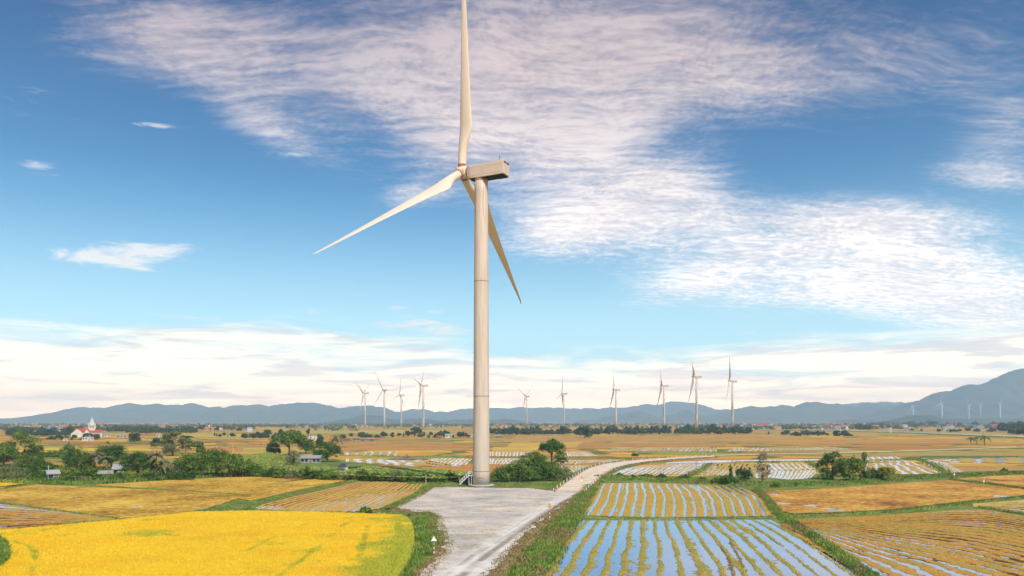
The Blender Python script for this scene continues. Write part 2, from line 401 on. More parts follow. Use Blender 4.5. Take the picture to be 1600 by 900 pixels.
# ------------------------------------------------------------------ ground
FIELD_TINTS = [(.40,.22,.075),(.47,.27,.085),(.44,.30,.09),(.34,.19,.07),(.52,.33,.08),(.24,.24,.06),(.42,.24,.08)]
def far_fields(t, b):
    p = pos(t)
    rot = t.new('ShaderNodeMapping'); rot.inputs['Rotation'].default_value = (0,0,R(9)); t.put(rot.inputs[0], p)
    q = t.v('MULTIPLY', rot.outputs[0], (1/85, 1/40, 0))
    wq = t.v('ADD', q, t.v('MULTIPLY', t.v('SUBTRACT', t.noise(q, .6, 2, out=1), (.5,.5,.5)), (.8,.5,0)))
    vo = t.new('ShaderNodeTexVoronoi', distance='CHEBYCHEV'); vo.inputs['Scale'].default_value = 1; vo.inputs['Randomness'].default_value = .7
    t.put(vo.inputs['Vector'], wq)
    cell = t.sep(vo.outputs['Color'])
    col = t.ramp(cell[0], [(0,(.50,.22,.05)),(.18,(.62,.29,.05)),(.36,(.54,.31,.06)),(.52,(.42,.19,.055)),(.66,(.66,.38,.05)),(.8,(.52,.25,.06)),(.9,(.28,.28,.05)),(1,(.66,.46,.04))], 'CONSTANT')
    n1 = t.noise(t.v('MULTIPLY', p, (.3, 1, 0)), .12, 5, .65); n2 = t.noise(p, .9, 4, .7)
    k = t.m('MULTIPLY_ADD', n1, .7, t.m('MULTIPLY_ADD', n2, .35, .48))
    col = t.mix(1.0, col, t.xyz(k, k, k), 'MULTIPLY')
    col = t.mix(t.m('MULTIPLY', t.rng(t.noise(p, .03, 4, .6), .55, .7), .35), col, (.26,.24,.07))
    edge = t.m('SUBTRACT', vo.outputs['Distance'], 0)
    v2 = t.new('ShaderNodeTexVoronoi', distance='CHEBYCHEV', feature='F2'); v2.inputs['Randomness'].default_value = .7
    v2.inputs['Scale'].default_value = 1; t.put(v2.inputs['Vector'], wq)
    e = t.m('SUBTRACT', v2.outputs['Distance'], vo.outputs['Distance'])
    gr = t.m('MULTIPLY', t.m('LESS_THAN', e, .06), t.rng(t.noise(p, .02, 2), .35, .45))
    col = t.mix(gr, col, (.13,.16,.045))
    t.put(b.inputs['Base Color'], col)
    bump(t, b, n2, .6, .15)
M['far'] = mat('patchwork of harvested paddies', (.4,.25,.08), .95, .1, build=far_fields)
me = bpy.data.meshes.new('ground')
me.from_pydata([(-30000,-400,0),(30000,-400,0),(30000,34000,0),(-30000,34000,0)], [], [(0,1,2,3)])
structure(link('ground', me, M['far']))

M['stubble'] = soil_like('orange stubble', [(.20,.085,.03),(.46,.22,.045),(.64,.33,.055),(.80,.50,.12)], .05, .9, (1, 34))
M['stubble_l'] = soil_like('golden stubble', [(.22,.11,.025),(.46,.26,.035),(.64,.37,.045),(.78,.52,.11)], .05, .9, (1, 34))
M['stubble_wet'] = soil_like('wet brown stubble', [(.16,.08,.035),(.34,.19,.06),(.50,.32,.08),(.62,.42,.14)], .09, 1.5, (1, 18))
M['dirt'] = soil_like('brown dirt bank', [(.15,.10,.05),(.26,.17,.08),(.36,.24,.12),(.44,.32,.18)], .3, 2.5)
M['green_ground'] = soil_like('rough green ground', [(.07,.11,.025),(.13,.18,.04),(.20,.24,.05),(.28,.26,.08)], .12, 1.6)
M['mudpool'] = None
def water_b(t, b):
    p = pos(t)
    n = t.noise(p, .5, 3, .5)
    t.put(b.inputs['Base Color'], t.mix(t.rng(t.noise(p, .15, 4), .4, .7), (.10,.20,.38), (.16,.22,.30)))
    b.inputs['IOR'].default_value = 1.75
    bump(t, b, n, .03, .03)
M['water'] = mat('shallow paddy water', (.15,.2,.27), .09, .5, build=water_b)
def rowmat(name, mud, low, high, straw):
    def f(t, b):
        p = pos(t); a = t.attr('ridge')
        n = t.noise(p, 2.2, 4, .7); n2 = t.noise(p, .1, 4, .6)
        c = t.mix(t.rng(t.m('ADD', a, t.m('MULTIPLY', t.m('SUBTRACT', n, .5), 1.0)), .25, .8), mud, t.mix(t.rng(n2, .4, .6), low, high))
        c = t.mix(t.m('MULTIPLY', t.rng(t.noise(p, .7, 5, .7), .52, .66), .55), c, straw)
        t.put(b.inputs['Base Color'], c); bump(t, b, n, .6, .1)
    return mat(name, low, .9, .15, build=f)
M['rows_gold'] = rowmat('golden stubble rows', (.26,.11,.035), (.54,.31,.06), (.44,.30,.055), (.70,.37,.10))
M['rows_olive'] = rowmat('olive stubble rows', (.20,.13,.05), (.30,.26,.06), (.42,.32,.06), (.60,.34,.11))
M['rows_dark'] = rowmat('dark furrowed stubble rows', (.10,.04,.018), (.50,.25,.045), (.40,.26,.05), (.76,.36,.09))
M['rows_brown'] = rowmat('brown stubble rows', (.20,.11,.05), (.44,.28,.08), (.50,.34,.08), (.6,.4,.16))

TUFT = {'grass': [], 'grass_brown': [], 'straw_green': [], 'rice_tuft': [], 'rice_green': [], 'straw': []}
def flat_field(bottom, top, left, right, m, nu=60, nv=40, z=.03, amp=.06, name='field', puddles=()):
    P = coons(bottom, top, left, right, nu, nv); X, Y = P[...,0], P[...,1]
    Z = z+amp*fbm(X, Y, .6)+.02
    if puddles:
        Z = Z+.05
        for (px, py, rx, ry) in puddles:
            gx, gy = G(px, py); k = gy/F; d = np.hypot((X-gx)/(rx*k), (Y-gy)/(ry*k*gy/CH))
            Z = Z-np.clip(1.2-d, 0, 1)*.22*np.clip(fbm(X, Y, .55)*3.2-1.1, 0, 1)
        loop = np.concatenate([P[0, :], P[1:, -1], P[-1, -2::-1], P[-2:0:-1, 0]])
        me = bpy.data.meshes.new('water'); me.from_pydata([(x, y, .055) for x, y in loop], [], [tuple(range(len(loop)))]); me.update()
        structure(link('water', me, M['water']))
    o = structure(link(name, grid_mesh(name, P, Z), m, smooth=True))
    return o
def row_field(bottom, top, left, right, m, n, axis, nu, nv, wfill=.5, wet=lambda u,v,X,Y: 1.0, zr=.13, wob=.5, seed=0, tf=0, tmat='straw_green', water=True, extra=None, rough=(1.0,.5,.0)):
    """ridged stubble rows standing in (partly) flooded furrows; axis 0: rows run bottom to top"""
    P = coons(bottom, top, left, right, nu, nv); X, Y = P[...,0], P[...,1]
    u, v = np.meshgrid(np.linspace(0,1,nu), np.linspace(0,1,nv))
    a = u if axis == 0 else v
    ph = a*n+wob*(fbm(X+seed*31, Y, .09, 3)-.5)*2
    idx = np.floor(ph); fr = ph-idx
    jitter = _tab[(idx.astype(int)*7+seed) & 255, 3]
    wf = np.clip(wfill+(jitter-.5)*.42+(fbm(X+99, Y+seed*9, .05, 2)-.5)*.5, .08, .92)
    tri = np.abs(fr-.5)*2                       # 1 at furrow centre
    nz = fbm(X+seed, Y, 1.3, 5)-.5; nz2 = fbm(X, Y+seed*3, .22, 3)-.5
    h = (1-wf)-tri+nz*rough[0]+nz2*rough[1]+rough[2]*np.cos(fr*4*np.pi+.6)
    ridge = np.clip(h*2.2+.5, 0, 1)
    wetness = wet(u, v, X, Y)+(nz2*1.2)
    Z = .02+zr*np.clip(h*1.6+.45, 0, 1)+.015*nz
    Z = Z+np.clip(.75-wetness, 0, 1)*.12
    e = np.minimum(np.minimum(u*nu, (1-u)*nu), np.minimum(v*nv, (1-v)*nv))
    if extra is not None: Z = Z+extra(X, Y)
    me = grid_mesh('field', P, Z); set_attr(me, 'ridge', ridge)
    structure(link('field', me, m, smooth=True))
    if water:
        Wt = grid_mesh('water', P[::6, ::6] if min(nu, nv) > 12 else P, np.full(P[::6, ::6].shape[:2], .075) if min(nu, nv) > 12 else np.full(P.shape[:2], .075))
        # flat sheet over the same outline
        bl = P[[0]*1, :][0]; loop = np.concatenate([P[0, :], P[1:, -1], P[-1, -2::-1], P[-2:0:-1, 0]])
        bpy.data.meshes.remove(Wt)
        me = bpy.data.meshes.new('water'); me.from_pydata([(x, y, .075) for x, y in loop], [], [tuple(range(len(loop)))]); me.update()
        structure(link('water', me, M['water']))
    if tf:
        msk = (ridge > .6).ravel(); idc = np.flatnonzero(msk); r = np.random.default_rng(seed+5)
        idc = r.choice(idc, min(tf, len(idc)), replace=False)
        q = np.c_[X.ravel()[idc], Y.ravel()[idc]]+(r.random((len(idc), 2))-.5)*.25
        TUFT[tmat].append(tufts(q, Z.ravel()[idc], .10, .09, .6, seed))

# foreground golden rice, standing crop 0.8 m tall
gp = dict(bottom=[(-260,905),(0,935),(300,945),(600,935)], top=[(-60,842),(60,831),(210,817),(300,806),(400,804),(520,807),(632,811)],
          left=[(-260,905),(-150,870),(-60,842)], right=[(600,935),(632,895),(646,865),(649,840),(645,818),(632,811)])
P = coons(nu=300, nv=260, **gp); X, Y = P[...,0], P[...,1]
u, v = np.meshgrid(np.linspace(0,1,300), np.linspace(0,1,260))
tr = [GL([(573,822),(571,835),(564,850),(561,872)], .7), GL([(620,818),(624,832),(620,850),(612,880),(600,905)], .7), GL([(540,818),(520,835),(500,852),(470,875),(430,905)], .7),
      GL([(18,846),(42,852),(54,862),(55,876),(49,895),(40,915)], .7), GL([(480,818),(430,838),(385,862)], .7), GL([(250,835),(350,846),(420,848)], .7)]
td = np.minimum.reduce([seg_dist(X, Y, np.array(t)) for t in tr])
edge = np.minimum.reduce([u*60, (1-u)*60, v*60, (1-v)*60])
track = np.clip(1-td/.8, 0, 1)*np.clip(fbm(X, Y, .25)*2.4-.6, 0, 1)
ZG = (.72+.16*fbm(X, Y, .5)+.10*fbm(X, Y, 2.2)-.26*track)*np.clip(edge*2.2, .0, 1)
redge = np.clip(1-(1-u)*9+(fbm(X, Y, .3)-.5)*1.3*(u > .8)+(.35-v)*.8*np.clip(1-(1-u)*4, 0, 1), 0, 1)+np.clip(1-u*5, 0, 1)*.2
greenish = np.clip(redge*.9+track*.8+.6*np.clip(fbm(X, Y, .11)-.58, 0, 1)*4, 0, 1)
def gold(t, b):
    p = pos(t); a = t.attr('green')
    n1 = t.noise(p, .08, 4, .6); n2 = t.noise(p, 3.0, 4, .7); n3 = t.noise(t.v('MULTIPLY', p, (.4,1.2,1)), .7, 4, .6)
    vv = t.m('ADD', t.m('MULTIPLY', n1, .5), t.m('ADD', t.m('MULTIPLY', n2, .28), t.m('MULTIPLY', n3, .22)))
    c = t.ramp(vv, [(.34,(.58,.33,.02)),(.48,(.76,.46,.015)),(.6,(.80,.53,.02)),(.72,(.82,.60,.05))])
    c = t.mix(t.m('MULTIPLY', t.rng(a, .1, .9), .8), c, (.30,.34,.03))
    t.put(b.inputs['Base Color'], c); bump(t, b, n2, .8, .12)
M['gold'] = mat('ripe rice canopy', (.7,.45,.03), .85, .15, build=gold)
me = grid_mesh('rice_field', P, ZG); set_attr(me, 'green', greenish)
o = link('rice_field', me, M['gold'], smooth=True)
tag(o, 'ripe golden yellow rice crop covering the large near left field', 'rice crop', kind='stuff')
r = np.random.default_rng(1); idc = r.integers(0, X.size, 190000)
q = np.c_[X.ravel()[idc], Y.ravel()[idc]]+(r.random((len(idc), 2))-.5)*.3
gsel = (greenish.ravel()[idc]+r.random(len(idc))*.4) > .62
zz = ZG.ravel()[idc]
ok = zz > .4
TUFT['rice_tuft'].append(tufts(q[ok & ~gsel], zz[ok & ~gsel], .13, .07, 1.2, 1, 1))
TUFT['rice_green'].append(tufts(q[ok & gsel], zz[ok & gsel], .14, .08, 1.0, 2, 1))

# stubble fields on the left
flat_field([(-120,790),(0,786),(100,800),(205,813)], [(-60,765),(60,758),(155,762),(280,768),(388,775)], [(-120,790),(-60,765)], [(205,813),(320,796),(388,775)], M['stubble_l'], 380, 180, puddles=[(310,797,20,2.5),(350,789,16,2.5),(212,791,5,4),(223,791,5,4),(385,779,10,2),(115,779,4,2)])
flat_field([(150,759),(280,766),(392,774)], [(150,757),(230,752),(300,748),(400,744.5),(470,746),(545,750)], [(150,759),(150,757)], [(392,774),(392,783),(470,765),(545,750)], M['stubble_l'])
row_field([(-160,850),(0,833),(100,822),(203,815)], [(-160,800),(0,788),(60,794),(150,807),(203,815)], [(-160,850),(-160,800)], [(203,815.3),(203,815)], M['rows_dark'], 11, 1, 380, 150, .42,
          wet=lambda u,v,X,Y: .15+.8*np.clip(v*1.7-.6, 0, 1), seed=4)
flat_field([(-100,768),(0,762),(55,755.5)], [(-100,748),(0,750),(55,754)], [(-100,768),(-100,748)], [(55,755.5),(55,754)], M['gold'], 30, 12, z=.3)
row_field([(392,797.5),(480,801),(560,800),(592,796)], [(560,753),(620,754),(668,757)], [(392,797.5),(410,789),(480,772),(560,753)], [(592,796),(625,782),(660,768),(668,757)], M['rows_gold'], 17, 0, 260, 240, .34,
          wet=lambda u,v,X,Y: .1+1.0*np.clip(1-v*1.1, 0, 1)*(np.clip(1.3-abs(u-.75)*2.6, 0, 1)+np.clip(1-v*7, 0, 1)), seed=2)
# right of the track
row_field([(905,806),(1000,809.5),(1100,809.5),(1213,807)], [(934,756),(1010,754.5),(1080,757),(1160,762)], [(905,806),(918,785),(934,756)], [(1213,807),(1205,790),(1190,775),(1160,762)], M['rows_gold'], 19, 0, 520, 260, .40,
          wet=lambda u,v,X,Y: 1.0, seed=1, tf=12000, wob=.25, rough=(1.1,.5,-.28))
def clumps(X, Y):
    a = np.array(G(1160,868)); b = np.array(G(1175,905)); c = np.array(G(1133,858)); d = np.array(G(1145,905))
    dd = np.minimum(seg_dist(X, Y, np.array([G(1140,848), G(1155,872), G(1165,900)])), seg_dist(X, Y, np.array([G(1128,856), G(1140,878), G(1148,905)])))
    return np.clip(.5-dd, 0, .5)*.4*fbm(X, Y, 1.5)
row_field([(815,930),(1000,955),(1200,955),(1385,930)], [(910,814),(1000,813),(1100,812.5),(1203,812.5)], [(815,930),(845,890),(872,855),(892,830),(910,814)], [(1385,930),(1320,882),(1250,835),(1203,812.5)], M['rows_olive'], 17, 0, 620, 460, .58,
          wet=lambda u,v,X,Y: 1.2, seed=3, tf=14000, wob=.2, extra=clumps, rough=(1.05,.5,.16))
row_field([(1218,822),(1262,850),(1330,892),(1400,940)], [(1330,808.5),(1400,804),(1490,797.5),(1535,797),(1640,812)], [(1218,822),(1245,812.5),(1330,808.5)], [(1400,940),(1560,960),(1700,930),(1720,850),(1640,812)], M['rows_dark'], 25, 1, 460, 420, .33,
          wet=lambda u,v,X,Y: .25+.85*np.clip(1-v*2.2, 0, 1)*np.clip(fbm(X, Y, .12)*2.2-.2, 0, 1)+.6*np.clip(1-abs(v-.97)*14, 0, 1), seed=6, tf=14000, wob=.35)
flat_field([(1212,799),(1240,803),(1330,801),(1400,796),(1510,784),(1640,772)], [(1192,768),(1300,763.5),(1440,753),(1485,751),(1640,770)], [(1212,799),(1202,780),(1192,768)], [(1640,772),(1640,770)], M['stubble'], 420, 200, puddles=[(1210,773,8,4),(1222,787,14,3),(1268,791,12,4),(1300,797,22,2),(1570,776,20,2)])
row_field([(1520,793),(1540,795),(1640,810)], [(1520,788),(1580,783),(1640,777)], [(1520,793),(1520,788)], [(1640,810),(1640,777)], M['rows_brown'], 8, 1, 160, 80, .4, wet=lambda u,v,X,Y: .55, seed=9)
flat_field([(1497,749),(1640,767)], [(1497,748),(1560,744),(1640,740)], [(1497,749),(1497,748)], [(1640,767),(1640,740)], M['stubble'], 40, 20)
# middle distance: flooded and drained paddies
MID = [
 ([(948,742),(1000,742.5),(1078,741.5)], [(1005,727.5),(1060,725),(1112,724)], [(948,742),(968,733),(1005,727.5)], [(1078,741.5),(1098,732),(1112,724)], 'rows_gold', 15, .62, 1.2, 11),
 ([(1080,741.5),(1200,748)], [(1114,724),(1200,726)], [(1080,741.5),(1114,724)], [(1200,748),(1200,726)], 'rows_brown', 14, .35, .7, 12),
 ([(1120,733),(1200,736),(1276,734)], [(1120,725),(1200,724),(1262,723)], [(1120,733),(1120,725)], [(1276,734),(1262,723)], 'rows_gold', 16, .5, 1.0, 13),
 ([(1195,746),(1235,750),(1266,748)], [(1200,736),(1240,735.5),(1280,735)], [(1195,746),(1200,736)], [(1266,748),(1280,735)], 'rows_gold', 12, .62, 1.1, 14),
 ([(1350,741),(1475,741)], [(1355,724),(1425,722)], [(1350,741),(1355,724)], [(1475,741),(1425,722)], 'rows_brown', 6, .4, .75, 15),
 ([(1478,741),(1508,739)], [(1440,723),(1475,722)], [(1478,741),(1440,723)], [(1508,739),(1475,722)], 'rows_brown', 6, .5, .95, 16),
 ([(1340,721),(1420,722)], [(1345,714),(1400,713.5)], [(1340,721),(1345,714)], [(1420,722),(1400,713.5)], 'rows_brown', 6, .5, .9, 17),
 ([(1460,722),(1640,726)], [(1440,716),(1640,715)], [(1460,722),(1440,716)], [(1640,726),(1640,715)], 'rows_brown', 5, .4, .62, 18),
 ([(865,725.5),(900,725.5),(950,722.5)], [(880,719),(930,718.5),(975,718)], [(865,725.5),(880,719)], [(950,722.5),(975,718)], 'rows_brown', 14, .45, 1.0, 19),
 ([(860,742),(890,742),(918,730)], [(865,727),(900,727),(925,727)], [(860,742),(865,727)], [(918,730),(925,727)], 'rows_brown', 9, .4, .75, 20),
 ([(880,713.5),(935,713)], [(878,706.5),(920,706)], [(880,713.5),(878,706.5)], [(935,713),(920,706)], 'rows_gold', 12, .5, 1.0, 21),
 ([(765,713),(830,713)], [(765,706.5),(830,706.5)], [(765,713),(765,706.5)], [(830,713),(830,706.5)], 'rows_brown', 12, .45, .8, 22),
 ([(765,726),(806,726)], [(765,716.5),(830,716.5)], [(765,726),(765,716.5)], [(806,726),(830,716.5)], 'rows_gold', 10, .5, 1.0, 23),
 ([(540,722),(640,728),(720,729)], [(540,717),(640,719),(660,718)], [(540,722),(540,717)], [(720,729),(660,718)], 'rows_brown', 7, .5, .85, 24),
 ([(655,726),(690,728),(728,727)], [(672,717),(700,716),(738,717)], [(655,726),(672,717)], [(728,727),(738,717)], 'rows_gold', 10, .62, 1.15, 25),
 ([(530,711),(620,712)], [(530,706),(620,706)], [(530,711),(530,706)], [(620,712),(620,706)], 'rows_brown', 7, .4, .62, 26),
 ([(1130,706),(1340,703)], [(1150,700),(1300,698.5)], [(1130,706),(1150,700)], [(1340,703),(1300,698.5)], 'rows_brown', 22, .35, .62, 27),
 ([(940,705.5),(1120,706)], [(960,700),(1120,699)], [(940,705.5),(960,700)], [(1120,706),(1120,699)], 'rows_brown', 22, .35, .5, 28),
]
for b_, t_, l_, r_, mk, n, wfl, wt, sd_ in MID:
    row_field(b_, t_, l_, r_, M[mk], n, 0, n*14+40, 60, wfl, wet=lambda u,v,X,Y,k=wt: k, seed=sd_, wob=.4, zr=.13)
# plain canal strip beside the raised road
def sheet(name, pts, z, m):
    me = bpy.data.meshes.new(name); me.from_pydata([(*G(x, y, z), z) for x, y in pts], [], [tuple(range(len(pts)))]); me.update()
    return structure(link(name, me, m))
sheet('water', [(1040,722.5),(1115,719.3),(1300,717),(1300,720),(1160,721.5),(1115,723.2),(1040,724.3)], .09, M['water'])
# explicit crop strips, mid and far
for (x0, x1, yt, yb, sk, c) in [(-150,120,706,713,20,(.50,.28,.08)),(60,240,700,704.5,-10,(.62,.44,.05)),(380,700,690,699,10,(.46,.24,.07)),(-100,110,697,700,0,(.40,.35,.07)),
      (380,520,700,706,0,(.50,.36,.08)),(530,735,700,704,0,(.50,.25,.07)),(560,720,712,715.5,10,(.30,.32,.06)),(290,420,678,683,-10,(.50,.38,.08)),(780,1240,681,690,30,(.48,.27,.08)),
      (790,900,691,699,10,(.58,.36,.07)),(900,1130,692,699,10,(.46,.23,.07)),(1150,1500,686,693,30,(.50,.26,.07)),(1200,1600,676,679,10,(.42,.30,.09)),(540,700,672,677,0,(.46,.38,.10)),
      (430,560,672,677,0,(.42,.36,.10)),(1160,1330,707,712,0,(.46,.25,.07)),(1250,1600,705.5,712,0,(.40,.28,.08)),(770,860,699,705,0,(.60,.38,.08)),(1600,1300,728,736,0,(.46,.26,.08))]:
    key = 'crop%.2f%.2f' % (c[0], c[1])
    if key not in M: M[key] = soil_like('crop', [tuple(q*.65 for q in c), c, tuple(q*1.12 for q in c)], .03, .5)
    x0, x1 = min(x0, x1), max(x0, x1)
    sheet('field', [(x0, yb), (x1, yb), (x1+sk, yt), (x0+sk, yt)], .012+rng.random()*.006, M[key])

sheet('rough_ground', [(-500,960),(2100,960),(2100,744),(-500,744)], .008, M['green_ground'])
# ------------------------------------------------------------------ bunds: low grassy banks between fields
def bank(pts, wd, h, m='green_ground', dens=14, th=.28, tw=.13, tm='grass', seed=0, z0=0.0, step=.7):
    g = np.array(GL(pts)); L = np.hypot(*np.diff(g, axis=0).T).sum(); n = max(8, int(L/step))
    Q = smooth_line(g, n); T = np.gradient(Q, axis=0); T /= np.hypot(T[:,0], T[:,1])[:,None]+1e-9; N = np.c_[-T[:,1], T[:,0]]
    prof = np.linspace(-1, 1, 9)
    wv = wd/2*(.75+.6*fbm(Q[:,0], Q[:,1], .15))
    XY = Q[:,None]+N[:,None]*(prof[None,:,None]*wv[:,None,None])
    Z = z0-.03+(h+.03)*(1-np.abs(prof)**2.2)[None]*(.75+.5*fbm(XY[...,0], XY[...,1], .8))
    structure(link('grass_bank', grid_mesh('grass_bank', XY, Z), M[m], smooth=True))
    r = np.random.default_rng(seed+int(abs(g[0,0])*7) % 991); cnt = int(L*wd*dens)
    k = r.integers(0, n, cnt); s = (r.random(cnt)*2-1)*1.1
    q = Q[k]+N[k]*(s*wv[k])[:,None]+(r.random((cnt,2))-.5)*step
    z = z0+h*np.clip(1-np.abs(s)**2.2, 0, 1)
    patch = fbm(q[:,0], q[:,1], .25) > (.56 if tm == 'grass' else .62)
    TUFT[tm].append(tufts(q[~patch], z[~patch], th, tw, .8, seed)); 
    TUFT['grass_brown' if tm == 'grass' else 'grass'].append(tufts(q[patch], z[patch], th*.8, tw, .8, seed+1))
bank([(-60,839),(0,833),(60,826),(130,820),(210,814.5),(300,803),(370,791),(440,778),(500,764),(555,752)], 2.6, .4)
bank([(385,795),(400,799),(480,803.5),(560,804),(600,801),(640,806)], 1.6, .35)
bank([(160,760),(280,767),(392,774.5)], .9, .2, th=.2)
bank([(-60,782),(0,786),(100,799.5),(205,814)], .9, .2, th=.2)
bank([(-60,770),(0,765),(58,757)], 1.6, .3, th=.3)
bank([(20,757),(60,756),(160,756),(230,750),(300,746),(400,742.5),(540,748),(640,752.5),(735,755)], 4.5, .35, th=.45, tw=.25, dens=8)
bank([(922,760),(910,780),(895,803),(880,822),(855,858),(820,905),(790,950)], 4.6, .45, th=.35, tw=.15, dens=16)
bank([(900,808.5),(1000,811.5),(1100,811),(1212,809),(1240,806)], 2.0, .3, th=.22, tm='grass', dens=12)
bank([(1182,766),(1200,783),(1215,804),(1250,826),(1300,860),(1362,905),(1420,945)], 2.2, .45, th=.35, dens=20)
bank([(1222,807),(1300,805),(1400,799.5),(1500,788),(1640,773)], 2.0, .35, th=.3)
bank([(1532,794),(1600,804),(1650,812)], 1.4, .3, th=.3)
bank([(932,746),(1000,748),(1060,752),(1120,755),(1200,758),(1300,756),(1400,748.5),(1500,742.5),(1640,738)], 9, .5, th=.45, tw=.3, dens=5)
bank([(1485,750),(1540,755.5),(1600,764),(1650,771)], 1.5, .4, th=.3)
bank([(676,757),(664,768),(640,782),(608,797)], 3.4, .4, th=.35, tm='grass', dens=12)
bank([(640,756.5),(700,756),(790,757),(860,759),(880,757),(920,744)], 8, .25, th=.3, tw=.2, dens=7)
for pts in ([(1150,722),(1300,721),(1450,717.5),(1640,713.5)], [(870,716),(960,716),(1040,715)], [(765,714.7),(840,715),(880,714.5)], [(590,713.5),(680,714),(740,715)], [(1110,699),(1240,697)],
            [(1262,722),(1285,735),(1292,748)], [(1420,716),(1455,724),(1480,740)], [(300,697),(420,695),(540,699)], [(0,694),(160,693),(300,691)], [(40,704),(120,706),(240,705)], [(1110,725),(1095,735),(1078,743)]):
    bank(pts, 3.0, .3, th=.4, tw=.4, dens=1.2, step=3)

# ------------------------------------------------------------------ gravel pad, track and banks
PZ = .45
pad = [(676,761.5),(700,760.5),(760,762),(830,763),(868,767.5),(911,768),(898,777),(880,787),(862,800),(842,815),(815,842),(790,868),(762,900),(735,935),(640,950),(650,915),(668,888),(692,866),(700,848),(690,832),(684,818),(684,806),(672,801),(640,797.5),(616,794.5),(628,789),(655,776)]
padg = GL(pad, PZ)
ruts = [GL([(905,771),(872,790),(838,812),(806,835),(760,868),(715,905),(680,940)], PZ), GL([(905,768),(860,793),(800,833),(740,868),(690,905)], PZ)]
pale = GL([(900,772),(850,800),(800,838),(745,880),(700,915)], PZ)
def gravel(t, b):
    p = pos(t); n1 = t.noise(p, .10, 4, .6); n2 = t.noise(p, 1.4, 5, .7); n3 = t.noise(p, 7, 3, .7)
    ru = t.attr('rut'); pa = t.attr('pale')
    c = t.ramp(t.m('ADD', t.m('MULTIPLY', n1, .6), t.m('MULTIPLY', n2, .4)), [(.35,(.35,.32,.29)),(.45,(.48,.43,.38)),(.54,(.62,.51,.41)),(.66,(.68,.59,.49))])
    c = t.mix(t.m('MULTIPLY', pa, .75), c, (.76,.71,.65))
    c = t.mix(t.m('MULTIPLY', ru, .9), c, (.27,.20,.15))
    k = t.m('MULTIPLY_ADD', n3, .6, t.m('MULTIPLY_ADD', t.noise(p, 1.0, 6, .8), .9, .25))
    c = t.mix(1.0, c, t.xyz(k,k,k), 'MULTIPLY')
    gr = t.m('MULTIPLY', t.rng(t.noise(t.v('MULTIPLY', p, (.5,1.2,1)), .22, 5, .7), .53, .60), t.rng(t.noise(p, 2.2, 3), .42, .55))
    c = t.mix(t.m('MULTIPLY', gr, t.m('SUBTRACT', .7, t.m('MULTIPLY', pa, .6))), c, (.27,.22,.09))
    t.put(b.inputs['Base Color'], c); bump(t, b, t.m('ADD', n2, n3), .5, .05)
M['gravel'] = mat('pale gravel', (.45,.42,.4), .95, .15, build=gravel)
def rutf(x, y):
    d1 = seg_dist(x, y, ruts[0]); d2 = seg_dist(x, y, ruts[1])
    nn = fbm(x, y, .3)
    return np.clip(1.5-d1/.5, 0, 1)*np.clip(nn*3-.6, 0, 1)+.6*np.clip(1.3-d2/.35, 0, 1)*np.clip(nn*3-.9, 0, 1)+.4*np.clip(1.2-np.abs(d1-2.0)/.3, 0, 1)*np.clip(nn*3-1, 0, 1)
structure(raster('gravel_pad', padg, .3, lambda x, y: PZ+.05*fbm(x, y, .7)-.03*rutf(x, y), M['gravel'],
    {'rut': rutf, 'pale': lambda x, y: np.clip(1.8-seg_dist(x, y, pale)/2.0, 0, 1)*np.clip(fbm(x*1, y*1, .5)*2.2-.3, 0, 1)}, rag=1.3))
# bank around the pad slopes down to field level
def skirt(seg, w_, m='dirt', z1=-.02):
    g = np.array(seg); n = max(10, int(np.hypot(*np.diff(g, axis=0).T).sum()/.6)); Q = smooth_line(g, n)
    T = np.gradient(Q, axis=0); T /= np.hypot(T[:,0], T[:,1])[:,None]+1e-9; N = np.c_[T[:,1], -T[:,0]]
    k = np.array([-1.8, -.2, .35, .7, 1.0, 1.3]); zz = np.array([PZ-.09, PZ-.02, PZ*.75, PZ*.35, .05, z1])
    XY = Q[:,None]+N[:,None]*(k[None,:,None]*w_*(.8+.4*fbm(Q[:,0], Q[:,1], .2))[:,None,None])
    Z = zz[None]+.12*(fbm(XY[...,0], XY[...,1], .9)-.5)*np.array([0,1,1,1,1,0])[None]
    structure(link('bank', grid_mesh('bank', XY, Z), M[m], smooth=True))
    r = np.random.default_rng(5); cnt = int(n*w_*9); i = r.integers(0, n, cnt); s = -.3+r.random(cnt)*1.6
    q = Q[i]+N[i]*(s*w_)[:,None]+(r.random((cnt,2))-.5)*.6; z = np.interp(s, k, zz)
    g_ = r.random(cnt) < np.clip((s-.3)*.8, 0, .8)
    TUFT['grass_brown'].append(tufts(q[~g_], z[~g_], .22, .16, .9, 8)); TUFT['grass'].append(tufts(q[g_], z[g_], .3, .16, .9, 9))
skirt([G(*p, PZ) for p in [(625,960),(650,915),(668,888),(692,866),(700,848),(690,832),(684,818),(682,805),(660,799),(616,794.5)]][::-1], 3.2)
skirt([G(*p, PZ) for p in [(911,768),(898,777),(880,787),(862,800),(842,815),(815,842),(790,868),(762,900),(735,935)]][::-1], 2.6)
skirt([G(*p, PZ) for p in [(911,768),(868,767.5),(830,763),(760,762),(700,760.5),(676,761.5),(655,776),(628,789),(616,794.5)]], 2.0)
# rough ground and extra green at the foot of the left bank
for poly, tm, n, th in (([(648,815),(668,800),(690,812),(695,835),(690,852),(676,872),(650,900),(640,930),(600,930),(640,880),(650,850)], 'grass', 5200, .5),
                        ([(655,803),(682,806),(690,830),(698,848),(690,865),(664,890),(672,860),(676,835),(668,812)], 'grass_brown', 2600, .35)):
    q = scatter_poly(GL(poly), n, 3); TUFT[tm].append(tufts(q, .02, th, .22, .9, 4))
raster('rough_ground', GL([(640,806),(690,806),(702,835),(700,862),(640,945),(560,945),(640,880)]), .5, lambda x, y: .02+.15*fbm(x, y, .4), M['green_ground'])['kind'] = 'structure'
